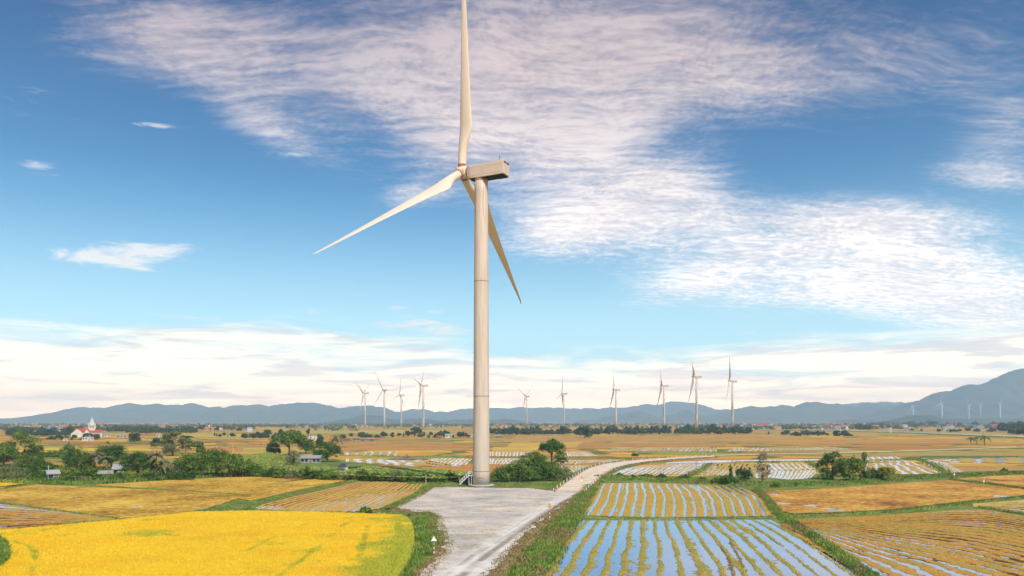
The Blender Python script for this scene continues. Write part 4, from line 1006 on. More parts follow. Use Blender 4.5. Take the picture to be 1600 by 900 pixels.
def tree(px, py, wpx, hpx, style, leafm, label, name=None, cat=None, group=None, lean=0.0, dens=1.0, z=0.0, top=None):
    TN[0] += 1; seed = TN[0]*13+1
    x, y = G(px, py, z); s = y/F; W_, H_ = wpx*s*1.15, hpx*s*{'shrub': 1.1, 'round': 1.12, 'airy': 1.02, 'tall': 1.05, 'umbrella': 1.08}[style]
    B_ = blobs_for(style, W_, H_, seed)
    name = name or ('bush' if style == 'shrub' else 'tree'); cat = cat or ('bush' if style == 'shrub' else 'tree')
    root = empty(name, (x, y, z)); tag(root, label, cat, group)
    leaf = max(.22, min(.6, 1.5*s)); d_ = 10.5*dens*(.35/leaf)**2*min(1.6, max(.5, 1))
    gaps = {'round': .05, 'airy': .15, 'shrub': .08, 'tall': .15, 'umbrella': .1}[style]
    V = crown_verts(B_, d_, leaf, seed, .36 if style != 'airy' else .5, gaps)
    V[:,2] = np.maximum(V[:,2], .02)
    link('foliage' if style == 'shrub' else 'crown', np_mesh('crown', V, np.arange(len(V)).reshape(-1,4)), M[leafm], root)
    r0 = max(.08, (.035*H_ if style != 'shrub' else .02*H_)); th_ = H_*{'round': .4, 'airy': .5, 'shrub': .25, 'tall': .8, 'umbrella': .6}[style]
    tb = trunk_mb(th_, r0, B_[:9], seed, lean); tb.obj('trunk' if style != 'shrub' else 'stem', M['bark'], root, True)
    return root
def palm(px, py, hpx, fpx, leafm, label, lean=.06, fronds=20, seed=0, z=0.0, group=None):
    x, y = G(px, py, z); s = y/F; H_ = hpx*s*.8; Lf = fpx*s*1.25
    root = empty('palm_tree', (x, y, z)); tag(root, label, 'palm tree', group)
    b = MB(); pts = [(lean*H_*(k/6)**1.6, 0, H_*k/6) for k in range(7)]; b.tube(pts, [.26-.02*k for k in range(7)], 8); b.obj('trunk', M['bark'], root, True)
    r = random.Random(seed); V = []; top = Vector(pts[-1]); lw = .16 if s < .25 else .3
    for k in range(fronds):
        a = k*2.399+r.random()*.4; el_ = r.uniform(-.35, 1.25); L = Lf*r.uniform(.8,1.1); d = Vector((math.cos(a), math.sin(a), 0)); prev = top; rise = math.sin(el_); out_ = math.cos(el_)
        nseg = 12
        for j in range(1, nseg+1):
            f_ = j/nseg; p = top+d*(L*out_*f_+L*.18*f_*f_)+Vector((0,0, L*(rise*f_-1.05*f_*f_*.75)))
            side = Vector((-d.y, d.x, 0)); ll = L*.24*math.sin(math.pi*min(.97, f_*.85+.12))
            for sg in (-1, 1):
                tip_ = p+side*sg*ll+Vector((0,0,-ll*.55))+d*ll*.3
                V += [prev, p, tip_]
            for sg in (-1, 1):
                m0 = prev.lerp(p, .5); V += [m0-(p-prev)*.12, m0+(p-prev)*.12, m0+side*sg*ll*.9+Vector((0,0,-ll*.7))]
            prev = p
    V = np.array([tuple(q) for q in V]); link('crown', np_mesh('crown', V, np.arange(len(V)).reshape(-1,3)), M[leafm], root)
    return root
# left farmstead cluster
tree(38,727,56,50,'airy','leaf_mid','tall airy green tree at the left edge, above the dark bush',dens=1.4)
tree(46,735,44,24,'shrub','leaf_mid','wide green bush at the foot of the tall airy left tree')
tree(6,730,42,33,'round','leaf_mid','broad dark tree cut by the left picture edge')
tree(15,740,50,13,'shrub','leaf_olive','low olive scrub at the far left behind the stubble')
tree(66,738,40,17,'shrub','leaf_dark','dark low bush between the tall left tree and the small shed')
tree(84,716,52,10,'shrub','leaf_mid','long low hedge in the orange field left of the farm')
tree(107,712,22,17,'shrub','leaf_mid','rounded bush at the right end of the long hedge')
tree(96,746,22,19,'shrub','leaf_yellow','bright banana-like bush beside the small grey shed')
tree(122,745,40,42,'round','leaf_dark','round dark tree left of the brown coconut palm')
tree(136,747,34,22,'shrub','leaf_mid','dense bush under the brown coconut palm')
palm(148,744,40,17,'leaf_dry','brown withered coconut palm in the middle of the left farm',seed=1)
palm(166,744,34,14,'leaf_olive','smaller palm leaning in front of the tall mango tree',seed=2,lean=-.05)
tree(174,733,42,39,'round','leaf_dark','dome-shaped dark mango tree behind the farm roof')
tree(216,746,48,40,'round','leaf_dark','big rounded deep green tree right of the farm roof')
tree(206,749,26,14,'shrub','leaf_yellow','light green bush at the foot of the big rounded tree')
palm(243,746,44,16,'leaf_dry','greyish coconut palm right of the big rounded tree',seed=3)
palm(252,746,30,13,'leaf_olive','low drooping palm beside the greyish coconut palm',seed=4,lean=.1)
tree(266,745,28,24,'shrub','leaf_dry','dry greyish bush between the palms and the long tree belt')
tree(58,748,60,14,'shrub','leaf_mid','long low green thicket in front of the tall left tree')
tree(22,750,56,12,'shrub','leaf_olive','low olive thicket at the left edge behind the yellow strip')
tree(112,753,26,12,'shrub','leaf_mid','small bush just left of the wooden farm gate')
tree(196,736,30,20,'shrub','leaf_dark','dark shrub behind the farmhouse, between the two big trees')
tree(282,750,46,12,'shrub','leaf_dark','low dark shrub at the foot of the long belt, left end')
tree(182,750,40,10,'shrub','leaf_mid','low bush in front of the farm wall')
tree(155,751,20,9,'shrub','leaf_mid','small bush beside the wooden farm gate')
tree(240,751,30,8,'shrub','leaf_dark','low dark bush below the greyish palm')
tree(270,712,44,37,'airy','leaf_olive','tall olive-green tree standing behind the tree belt',dens=1.5)
tree(243,699,14,14,'round','leaf_blue','small dark round tree left of the tall olive tree')
palm(290,708,30,12,'leaf_dark','dark palm touching the right side of the tall olive tree',seed=5)
tree(308,709,24,19,'airy','leaf_mid','light small tree right of the dark palm')
tree(210,693,17,16,'round','leaf_blue','lone round tree in the orange field, below the far village')
tree(293,744,42,32,'round','leaf_mid','leftmost round tree of the long tree belt')
tree(316,745,50,37,'round','leaf_mid','second broad tree of the long tree belt')
tree(338,744,44,39,'round','leaf_dark','darkest tree in the middle of the long belt')
tree(358,745,44,34,'round','leaf_mid','tree right of the darkest one in the long belt')
tree(380,745,40,26,'round','leaf_mid','low round tree near the right end of the long belt')
tree(397,745,28,18,'shrub','leaf_dark','bush closing the right end of the long tree belt')
# centre left
tree(452,712,50,35,'umbrella','leaf_mid','wide spreading tree left of the white-roofed shed',dens=1.5)
tree(427,711,22,18,'round','leaf_dark','dark low tree under the left side of the spreading tree')
tree(478,709,26,22,'round','leaf_dark','dark tree between the spreading tree and the shed')
tree(511,722,42,31,'round','leaf_dark','solid round dark tree right of the white-roofed shed')
tree(458,734,24,30,'airy','leaf_dry','half bare greyish tree in front of the green crop',dens=.8)
palm(524,705,27,10,'leaf_olive','palm rising behind the solid round tree',seed=6)
tree(500,700,16,20,'tall','leaf_blue','slim tree behind the round tree near the white house')
# right of tower
tree(826,750,66,36,'shrub','leaf_mid','big bushy mass right of the turbine base',dens=1.2)
tree(838,749,44,42,'airy','leaf_mid','taller light green tree growing out of the bushy mass',dens=1.1)
tree(812,753,60,30,'shrub','leaf_mid','broad low green bush in front of the bushy mass')
tree(845,752,56,26,'shrub','leaf_dark','dark broad bush at the front right of the bushy mass')
tree(872,752,26,16,'shrub','leaf_olive','olive bush between the bushy mass and the road kerb')
tree(779,754,30,18,'shrub','leaf_mid','small leafy bush touching the right side of the tower')
tree(793,752,44,26,'shrub','leaf_dark','dark bush right beside the turbine tower')
tree(858,748,40,28,'shrub','leaf_mid','bush at the right end of the bushy mass')
tree(862,724,38,34,'umbrella','leaf_dark','round-topped tree with visible trunk above the bushy mass',dens=1.4)
tree(876,726,18,22,'airy','leaf_mid','thin leafy branch right of the round-topped tree')
tree(887,746,14,15,'shrub','leaf_yellow','small yellow-green bush left of the road kerb')
tree(571,804,13,13,'shrub','leaf_mid','single small bush on the bank behind the golden rice')
tree(733,755,22,15,'shrub','leaf_dark','dark bush just left of the turbine staircase')
tree(702,753,22,13,'shrub','leaf_dark','dark round bush left of the turbine staircase bush')
# hedge behind stubble
for i, (hx, hy) in enumerate([(410,745),(426,746),(442,747),(459,748),(478,748),(497,749),(514,750),(548,750),(566,751),(584,752),(603,752),(622,753),(644,753),(664,754),(684,754)]):
    tree(hx, hy, 20+(i*7)%9, 11+(i*5)%7, 'shrub', ['leaf_mid','leaf_dark','leaf_mid','leaf_olive'][i%4], 'bush in the hedge line between the green crop and the stubble fields', group='bushes of the hedge line')
# strip right of road
for i, (hx, hy, w_, h_) in enumerate([(968,746,14,6),(990,748,10,5),(1010,748,22,7),(1032,749,16,8),(1070,750,20,8),(1098,752,12,6),(1130,753,18,8),(1140,757,26,14),(1120,756,16,9)]):
    tree(hx, hy, w_, h_, 'shrub', ['leaf_mid','leaf_dark'][i%2], 'low bush on the grass strip below the white flooded paddy', group='low bushes on the right grass strip')
tree(1163,754,26,21,'round','leaf_dark','round dark bush left of the bare brown tree')
tree(1192,754,22,46,'airy','leaf_dry','bare brown tree on the right grass strip',dens=.35)
tree(1142,748,7,18,'tall','leaf_mid','slim sapling above the low bushes')
tree(1301,750,38,42,'airy','leaf_dark','left airy tree of the right-hand grove',dens=1.6)
tree(1328,754,40,38,'round','leaf_mid','thick central tree of the right-hand grove')
tree(1350,751,18,42,'tall','leaf_mid','slender leaning tree in the right-hand grove',dens=.8)
tree(1363,751,30,22,'shrub','leaf_dark','dark bush between the trees of the right-hand grove')
tree(1386,752,24,22,'round','leaf_yellow','bright green round bush at the right end of the grove')
tree(1212,762,10,9,'shrub','leaf_mid','small palm-like shrub at the left end of the green strip')
tree(1569,737,8,5,'shrub','leaf_dark','tiny bush on the green bank near the right edge')
palm(1517,694,12,6,'leaf_mid','leftmost of three small palms by the thin road, shortest',seed=7,fronds=12)
palm(1526,695,15,7,'leaf_mid','middle one of three small palms by the thin road',seed=8,fronds=12)
palm(1538,696,18,8,'leaf_dark','tallest and darkest of three small palms by the thin road',seed=9,fronds=14)
tree(992,713,8,5,'shrub','leaf_dark','small bush on the bank above the bending road')
# distant tree copies: four kinds, shared meshes
PR = []
for i, (st_, lm, W_, H_) in enumerate([('round','leaf_blue',11,9),('shrub','leaf_blue',16,7),('airy','leaf_blue',10,11),('tall','leaf_blue',6,11)]):
    B_ = blobs_for(st_, W_, H_, 50+i); V = crown_verts(B_, 2.2, .95, 70+i, .4, .1); V[:,2] = np.maximum(V[:,2], .0)
    PR.append((np_mesh('crown', V, np.arange(len(V)).reshape(-1,4)), trunk_mb(H_*.45, .3, B_[:4], i).mesh('trunk'))); PR[-1][0].materials.append(M[lm]); PR[-1][1].materials.append(M['bark'])
PN = [0]
def far_tree(px, py, hpx, kind=None, label='small dark tree in the tree belts across the far fields', group='trees of the far tree belts', z=0.0):
    r = random.Random(PN[0]*17+5); PN[0] += 1
    kind = r.choice([0,0,1,1,2,3]) if kind is None else kind
    x, y = G(px, py, z); s = hpx*y/F/(9,7,11,11)[kind]
    o = empty('tree', (x, y, z), r.random()*6.28); o.scale = (s*r.uniform(.85,1.3), s*r.uniform(.85,1.3), s); tag(o, label, 'tree', group)
    for n_, me in zip(('crown','trunk'), PR[kind]):
        q_ = bpy.data.objects.new(n_, me); C.objects.link(q_); q_.parent = o
rt = random.Random(4)
# belt right of the big tower
for k in range(74):
    px = 762+k*5.6+rt.uniform(-2,2); far_tree(px, 679+rt.uniform(-1.4,.8)-(1 if px > 1000 else 0), rt.uniform(6,11.5) if k % 7 else 13)
for k in range(26): far_tree(550+k*8+rt.uniform(-3,3), 683.5+rt.uniform(-2,1.5), rt.uniform(3.5,8))
for (px, py, hp, kd) in [(650,680,13,0),(637,681,8,0),(674,680,5,1),(688,681,8,2),(718,681,6,0),(914,684,18,0),(920,684,13,2),(697,682,9,1),(535,688,9,0),(565,684,9,0),(404,683,8,1),(418,681,10,0),(440,680,9,1),(482,679,9,2),(455,683,8,0),(1307,681,9,0),(1277,680,7,1),(1286,680,6,0),(1229,679,7,0),(1342,672,10,0),(1352,672,8,1),(1467,675,5,0),(1512,674,6,0),(1491,675,5,1),(1425,673,3.5,1),(1440,674,4,0)]:
    far_tree(px, py, hp, kd)
for (x0, x1, py, n, h0, h1) in [(0,110,681,20,7,13),(95,300,677,34,6,11),(300,400,673,14,5,8),(78,155,687,12,5,9),(330,368,682,9,4,6),(380,470,685,16,5,9),(1200,1330,681,22,4,8),(1300,1420,668,20,4,7),(1420,1600,667,26,4,8),(1555,1602,674,10,10,15),(1575,1605,679,8,9,12),(1480,1560,675,12,3,6)]:
    for k in range(n): far_tree(rt.uniform(x0,x1), py+rt.uniform(-1.8,.8), rt.uniform(h0,h1))
# tree masses that merge into one dark line towards the horizon
def tree_mass(y0, y1, x0, x1, n, h, seed, name='treeline', label=''):
    r = np.random.default_rng(seed); V = []
    Y = y0+(y1-y0)*r.random(n)**1.2; px = x0+(x1-x0)*r.random(n); X = (px-800)/F*Y
    keep = fbm(X, Y, 1/260., 3) > .44; X, Y = X[keep], Y[keep]; n = len(X)
    per = 26; hh = h*(.5+r.random(n)*.8); d = r.normal(size=(n,per,3)); d /= np.linalg.norm(d, axis=2)[...,None]
    c = np.stack([X, Y, hh*.5], -1)[:,None]+d*np.stack([hh*.75, hh*.6, hh*.5], -1)[:,None]*(r.random((n,per,1))**.4)
    c[...,2] = np.maximum(c[...,2], .3)
    V = leaf_quads(c.reshape(-1,3), (d+np.array([0,0,.5])).reshape(-1,3), h*.34, r)
    tag(link(name, np_mesh(name, V, np.arange(len(V)).reshape(-1,4)), M['leaf_blue']), label, 'trees', kind='stuff')
tree_mass(1400, 2600, -60, 560, 1500, 8, 1, label='dark trees of the village plain on the far left')
tree_mass(2500, 4500, -60, 1660, 3400, 9, 2, label='hazy tree line merging along the foot of the hills')
tree_mass(1650, 2600, 1080, 1660, 1400, 8, 3, label='trees between the houses of the far right village')
tree_mass(2000, 2600, 560, 1080, 260, 6, 4, label='thin far trees behind the middle turbines')

# ------------------------------------------------------------------ green trellis crop behind the hedge
vine = GL([(372,712),(420,707),(452,712),(464,730),(530,729),(600,728),(660,731),(735,737),(738,745),(690,748),(600,745),(500,741),(420,738),(376,730)], 1.7)
q = scatter_poly(vine, 34000, 21); zz_ = 1.7+.12*fbm(q[:,0], q[:,1], .5)+.08*rng.random(len(q))
V = leaf_quads(np.c_[q, zz_], np.tile([0,0,2.6], (len(q),1)), .62, np.random.default_rng(2))
tag(link('trellis_crop', np_mesh('trellis_crop', V, np.arange(len(V)).reshape(-1,4)), M['leaf_vine']), 'flat yellow-green climbing crop on a low trellis behind the hedge', 'crop', kind='stuff')
raster('rough_ground', GL([(372,713),(420,708),(520,717),(600,729),(660,732),(735,738),(740,752),(600,751),(420,744),(376,738)]), 2.0, lambda x, y: .03+.1*fbm(x, y, .2), M['green_ground'])['kind'] = 'structure'
raster('rough_ground', GL([(-60,729),(110,729),(260,735),(380,738),(390,744),(300,748),(160,757),(60,757),(-60,756)]), 2.0, lambda x, y: .03+.15*fbm(x, y, .2), M['green_ground'])['kind'] = 'structure'
raster('rough_ground', GL([(640,756),(700,755),(770,751),(860,750),(905,744),(880,757),(866,766),(780,763),(690,761),(640,762)]), 1.0, lambda x, y: .03+.15*fbm(x, y, .2), M['green_ground'])['kind'] = 'structure'
q = scatter_poly(GL([(-60,729),(110,729),(260,735),(380,738),(390,744),(300,748),(160,757),(60,757),(-60,756)]), 9000, 22)
tag(tri_obj('undergrowth', [tufts(q, .05, .8, .5, .8, 5)], M['leaf_mid']), 'green undergrowth around the left farm and tree belt', 'undergrowth', kind='stuff')
b_ = MB(); pr = None
for i, px in enumerate([615,622,629,636,706,712,718,724]):
    x, y = G(px, 749.5)
    b = MB(); b.tube([(0,0,0),(0,0,1.7)], .07, 6); 
    if pr is None: pr = b.obj('trellis_post', M['concrete']); o = pr
    else: o = pr.copy(); C.objects.link(o)
    o.location = (x, y, 0); tag(o, 'pale thin trellis post at the shaded edge of the green crop', 'post', 'trellis posts of the green crop')

# ------------------------------------------------------------------ buildings
WALL = {'cream': (.62,.56,.46), 'white': (.58,.56,.52), 'grey': (.36,.35,.33), 'pink': (.55,.33,.28), 'blue': (.25,.38,.5), 'brown': (.25,.19,.13), 'yellow': (.6,.5,.2)}
ROOF = {'red': (.48,.07,.04), 'orange': (.5,.2,.08), 'greyroof': (.34,.33,.32), 'tin': (.30,.28,.26), 'blueroof': (.12,.25,.45), 'brownroof': (.2,.12,.08), 'thatch': (.3,.22,.12)}
for k, c in WALL.items(): M['w_'+k] = worn(k+' plaster', c, tuple(q*.6 for q in c), .9, .4, .6)
for k, c in ROOF.items(): M['r_'+k] = worn(k+' roofing', c, tuple(q*.6 for q in c), .8, .5, .6)
def house_parts(root, W_, D_, H_, rh, wall, roof, kind='gable', nwin=3, door=True, storeys=1):
    b = MB()
    if kind == 'gable':
        a, c = W_/2, D_/2
        b.add([(-a,-c,-.3),(a,-c,-.3),(a,c,-.3),(-a,c,-.3),(-a,-c,H_),(a,-c,H_),(a,c,H_),(-a,c,H_),(-a,0,H_+rh*.93),(a,0,H_+rh*.93)],
              [(3,2,1,0),(0,1,5,4),(2,3,7,6),(1,2,6,9,5),(3,0,4,8,7)]); b.obj('wall', M['w_'+wall], root)
        e_ = .45; b = MB(); tz = .14
        for s_ in (-1, 1):
            y0, z0 = s_*(c+e_), H_-rh*e_/c; vs = [(-a-e_,y0,z0),(a+e_,y0,z0),(a+e_,0,H_+rh),(-a-e_,0,H_+rh)]
            vs += [(x_,y_,z_+tz) for x_,y_,z_ in vs]; b.add(vs, [(3,2,1,0),(4,5,6,7),(0,1,5,4),(2,3,7,6),(1,2,6,5),(3,0,4,7)])
        b.obj('roof', M['r_'+roof], root)
    else:
        b.box((0,0,H_/2-.15), (W_,D_,H_+.3)); b.obj('wall', M['w_'+wall], root)
        b = MB(); b.box((0,0,H_+.11), (W_+.7,D_+.7,.22)); b.box((0,0,H_+.5), (W_*.5,D_*.5,.56)); b.obj('roof', M['r_'+roof], root)
    for s_ in range(storeys):
        zc = (H_/storeys)*(s_+.55)
        for k in range(nwin):
            x = (k+.5)/nwin*W_-W_/2
            if door and s_ == 0 and k == nwin//2:
                b = MB(); b.box((x,-D_/2-.03,1.0), (1.0,.06,2.0)); b.obj('door', M['w_brown'], root); continue
            b = MB(); b.box((x,-D_/2-.02,zc), (1.2,.06,1.2)); wn = b.obj('window', M['glass'], root)
            if W_*D_ > 0 and root.get('near'): 
                b = MB(); b.box((x,-D_/2-.06,zc-.68), (1.4,.14,.1)); b.obj('sill', M['w_white'], wn)
def house(px, py, wpx, hpx, wall, roof, label, kind='gable', dpt=.8, rz=0.0, rh=.35, nwin=3, group=None, storeys=1, name='house', cat='house', z=0.0):
    x, y = G(px, py, z); s = y/F; W_, H_ = wpx*s, hpx*s; az_ = -math.atan2(x, y)
    root = empty(name, (x, y+W_*dpt/2, z), az_+R(rz)); root['near'] = 1
    tag(root, label, cat, group)
    if kind == 'gable': house_parts(root, W_, W_*dpt, H_*(1-rh), H_*rh, wall, roof, kind, nwin, True, storeys)
    else: house_parts(root, W_, W_*dpt, H_*.88, 0, wall, roof, kind, nwin, True, storeys)
    del root['near']; return root
house(484,724,30,12,'grey','tin','long low shed with pale tin roof between the spreading and round trees',dpt=.5,rh=.3,nwin=5,name='shed',cat='shed',rz=-8)
house(490,687,17,7,'white','tin','white flat farmhouse behind the spreading tree','flat',dpt=.6,nwin=3)
house(537,690,19,5,'brown','brownroof','low brown shed at the left of the middle farm group',dpt=.5,nwin=2,name='shed',cat='shed')
house(573,690,22,6,'brown','thatch','long low thatched shed right of the small tree',dpt=.5,nwin=3,name='shed',cat='shed')
house(556,689,12,4.5,'grey','brownroof','small dark hut between two low sheds',dpt=.7,nwin=2,name='hut',cat='hut')
house(686,685,8,4,'brown','red','tiny red-roofed hut left of the big tower',dpt=.8,nwin=1,name='hut',cat='hut')
house(701,684,11,6,'white','greyroof','small white-walled house just left of the big tower',dpt=.7,nwin=2)
house(737,683,9,5,'white','tin','white shed directly beside the left of the tower',dpt=.6,nwin=2,name='shed',cat='shed')
house(779,684,11,4,'brown','tin','open farm shed with pale roof right of the big tower',dpt=.6,nwin=2,name='shed',cat='shed')
house(535,742,15,15,'cream','tin','small square concrete pump house in the hedge line','flat',dpt=.8,nwin=1,name='pump_house',cat='hut')
house(78,750,15,15,'grey','greyroof','small weathered grey shed left of the farm',dpt=.9,rh=.3,nwin=2,name='shed',cat='shed',rz=12)
house(187,742,24,16,'cream','greyroof','farmhouse with grey roof between the two big round trees',dpt=.8,rh=.4,nwin=3,rz=-14)
house(162,747,18,11,'white','tin','low whitewashed annex with tin roof in front of the farmhouse',dpt=.6,rh=.3,nwin=2,name='annex',cat='shed')
house(635,716,7,3,'pink','brownroof','tiny reddish field hut on the bare earth mound',dpt=.8,nwin=1,name='hut',cat='hut')
sheet('earth_mound', [(605,717.5),(668,717.5),(655,712.5),(620,712.5)], .25, M['dirt'])
# wooden gate of the farm
gt = empty('farm_gate', (*G(128,755), 0), 0); tag(gt, 'wooden farm gate with pale posts in front of the dark round tree', 'gate')
for k, x in enumerate((-1.9, 0, 1.1, 2.4)):
    b = MB(); b.tube([(x,0,0),(x,0,2.1 if k else 1.6)], .1, 6); b.obj('gate_post', M['r_thatch'], gt)
b = MB(); b.box((-.4,0,2.0), (5.2,.12,.16)); b.box((1.8,0,1.2), (1.2,.05,.1)); b.box((1.8,0,.7), (1.2,.05,.1)); b.box((1.8,0,.3), (1.2,.05,.1)); b.obj('rail', M['bark'], gt)
fp = None
for i in range(26):
    px = 245+i*5.6+rt.uniform(-1.5,1.5); x, y = G(px, 750.5-(px-245)*.03)
    if fp is None: b = MB(); b.tube([(0,0,0),(0,0,1.1)], .05, 5); fp = b.obj('fence_post', M['r_thatch']); o = fp
    else: o = fp.copy(); C.objects.link(o)
    o.location = (x, y, 0); o.scale = (1,1,rt.uniform(.7,1.2)); tag(o, 'thin pale fence post in front of the long tree belt', 'fence post', 'fence posts below the tree belt')
# church with spire and red roofs
chx, chy = G(142, 683.5); cs = chy/F
ch = empty('church', (chx, chy, 0), -math.atan2(chx, chy)); ch.scale = (1,1,.68); tag(ch, 'white church with tall pointed spire and bright red roofs on the far left', 'church')
def gab(x0, x1, d0, d1, h, rh, along='x', pre=''):
    b = MB(); a0, a1 = x0*cs, x1*cs
    if along == 'x':
        c = (d0+d1)/2
        b.add([(a0,d0,0),(a1,d0,0),(a1,d1,0),(a0,d1,0),(a0,d0,h),(a1,d0,h),(a1,d1,h),(a0,d1,h),(a0,c,h+rh*.95),(a1,c,h+rh*.95)], [(0,1,5,4),(2,3,7,6),(1,2,6,9,5),(3,0,4,8,7)]); wl = b.obj('wall', M['w_white'], ch)
        b = MB()
        for s_, yy in ((-1,d0),(1,d1)): b.add([(a0-.4,yy+s_*.5,h-.35),(a1+.4,yy+s_*.5,h-.35),(a1+.4,c,h+rh),(a0-.4,c,h+rh)], [(0,1,2,3)])
        b.obj('roof', M['r_red'], ch)
    else:
        c = (a0+a1)/2
        b.add([(a0,d0,0),(a1,d0,0),(a1,d1,0),(a0,d1,0),(a0,d0,h),(a1,d0,h),(a1,d1,h),(a0,d1,h),(c,d0,h+rh*.95),(c,d1,h+rh*.95)], [(0,1,5,8,4),(2,3,7,9,6),(1,2,6,5),(3,0,4,7)]); wl = b.obj('wall', M['w_cream'], ch)
        b = MB()
        for s_, xx in ((-1,a0),(1,a1)): b.add([(xx+s_*.5,d0+.5,h-.35),(xx+s_*.5,d1+.5,h-.35),(c,d1+.5,h+rh),(c,d0+.5,h+rh)], [(0,1,2,3)])
        b.obj('roof', M['r_red'], ch)
    return wl
gab(-27,-10,0,24,6.5,8,'y'); gab(-10,-1,1,24,6.5,7,'y'); gab(-9,15.5,8,22,8.2,4.2,'x'); gab(-22,2,10,26,8,6.5,'x')
for k in range(7):
    b = MB(); b.box(((-3+k*2.6)*cs, 7.9, 5.6), (.9,.15,1.8)); b.obj('window', M['glass'], ch)
b = MB(); b.box((1.5*cs, 16, 10), (6.2,6.2,20)); b.obj('tower', M['w_cream'], ch)
b = MB(); b.box((1.5*cs, 16, 20.3), (7,7,.6)); b.lathe([(3.2,20.6),(2.9,23),(2.0,25),(1.5,27.5),(.7,30),(.12,33.5)], 8, (1.5*cs,16,0)); b.obj('spire', M['w_white'], ch)
for dx_ in (-5.0, 5.0):
    b = MB(); b.lathe([(.9,14),(.9,20),(.1,23)], 6, (1.5*cs+dx_*.62,14,0)); b.obj('pinnacle', M['w_cream'], ch)
b = MB(); b.box((1.5*cs,16,34.1), (.18,.18,1.4)); b.box((1.5*cs,16,34.3), (.8,.18,.18)); b.obj('cross', M['w_white'], ch)
for k in range(2):
    b = MB(); b.box((1.5*cs-1.2+k*2.4, 12.85, 17), (1.1,.15,3)); b.obj('belfry_opening', M['glass'], ch)
house(96,678,12,8,'cream','orange','cream two-storey house left of the church','flat',nwin=3,storeys=2,rz=10)
house(27,677,12,8,'white','tin','large white block house at the far left edge village','flat',nwin=4,storeys=2)
house(14,676,8,6,'white','greyroof','white house at the extreme left village','flat',nwin=2)
house(158,670,4,9,'white','red','slim white bell tower right of the church','gable',nwin=1,rh=.3,dpt=1,name='bell_tower',cat='tower')
house(166,670,12,4.5,'pink','red','long red-roofed building right of the church',nwin=4)
house(135,688.5,16,6,'white','greyroof','low white farm building in front of the church','flat',nwin=4,dpt=.5)
house(101,689,6,4,'cream','greyroof','tiny hut at the left of the low farm buildings','flat',nwin=1,name='hut',cat='hut')
house(120,682,20,4,'grey','greyroof','grey wall-like building below the church roofs','flat',nwin=4,dpt=.4)
house(166,682,8,5,'white','tin','small open white shed right of the church','gable',nwin=2,name='shed',cat='shed')
house(187,684,14,5,'grey','tin','grey long shed further right of the church',nwin=3,name='shed',cat='shed')
house(220,686,7,4,'white','orange','white house with orange roof near the lone round tree',nwin=2)
house(247,683,8,4,'white','greyroof','white roof showing left of the tall olive tree',nwin=2)
house(271,673,11,6,'cream','orange','pale block building above the tall olive tree','flat',nwin=3,storeys=2)
house(335,671,6,3.5,'white','tin','left white house near the water tower','flat',nwin=2)
house(343,671.5,7,3.5,'white','tin','right white house near the water tower','flat',nwin=2)
# water tower
wx, wy = G(327, 672); wt = empty('water_tower', (wx, wy, 0)); tag(wt, 'slim pale water tower with dark tank above the left village', 'water tower'); ws = wy/F
b = MB(); b.lathe([(1.5,0),(1.3,8.6*ws)], 12); b.obj('shaft', M['w_cream'], wt, True)
b = MB(); b.lathe([(1.4,8.6*ws),(2.6,9.3*ws),(2.6,10.6*ws),(.4,11.4*ws)], 14); b.obj('tank', M['r_brownroof'], wt, True)
# masts
mp = None
for i, (px, py, h_) in enumerate([(46,676,24),(61,668,8),(212,668,12),(187,668,11),(373,668,17),(399,664,9),(1138,664,16)]):
    x, y = G(px, py); s = y/F; b = MB(); H_ = h_*s
    for (ax_, ay_) in ((-.9,-.9),(.9,-.9),(0,.9)): b.tube([(ax_,ay_,0),(ax_*.3,ay_*.3,H_)], .16, 4)
    for k in range(12):
        f_ = k/12; g_ = (k+1)/12; c0 = .9*(1-.7*f_); c1 = .9*(1-.7*g_)
        b.tube([(-c0,-c0,H_*f_),(c1,-c1,H_*g_)], .07, 4); b.tube([(c0,-c0,H_*f_),(-c1,-c1,H_*g_)], .07, 4)
    o = b.obj('radio_mast', M['grey']); o.location = (x, y, 0)
    tag(o, ['tall lattice mast above the far left village','short mast right of the tall lattice mast','right one of two masts right of the church','left one of two masts right of the church','mast left of the middle village on the skyline','small mast furthest right in the left village','lone mast on the skyline by the far right turbines'][i], 'mast')
# village house copies
VP = []
for i, (wl, rf, kd, W_, H_) in enumerate([('white','tin','gable',10,3.2),('cream','red','gable',11,3.4),('white','greyroof','flat',9,6),('pink','orange','gable',10,3.2),('white','blueroof','gable',12,3.5),('cream','tin','flat',8,3.4),('grey','brownroof','gable',13,3.2),('white','red','gable',9,5.5)]):
    o = empty('house', (0,-300,0)); house_parts(o, W_, 7.5, H_, 1.9, wl, rf, kd, 3, True, 2 if H_ > 5 else 1); VP.append([o, f'{wl} walled', rf, False])
VN = {'tin': 'pale tin roof', 'red': 'red roof', 'greyroof': 'flat grey roof', 'orange': 'orange roof', 'blueroof': 'blue roof', 'brownroof': 'brown roof'}
rv = random.Random(12)
def vill(px, py, where, sc=1.0, k=None, z=0):
    k = rv.randrange(len(VP)) if k is None else k; e = VP[k]; x, y = G(px, py, z)
    if e[3]: o = copy_tree(e[0])
    else: o = e[0]; e[3] = True
    o.location = (x, y, z); o.rotation_euler = (0,0,-math.atan2(x,y)+rv.uniform(-.6,.6)); o.scale = (sc*rv.uniform(.8,1.3), sc, sc*rv.uniform(.85,1.25))
    tag(o, f'small {e[1]} house with {VN[e[2]]} among the trees of the {where}', 'house', f'{e[1]} {VN[e[2]]} houses of the {where}')
for k in range(34): vill(rv.uniform(-5,400), rv.uniform(667,676), 'far left village', 1.15)
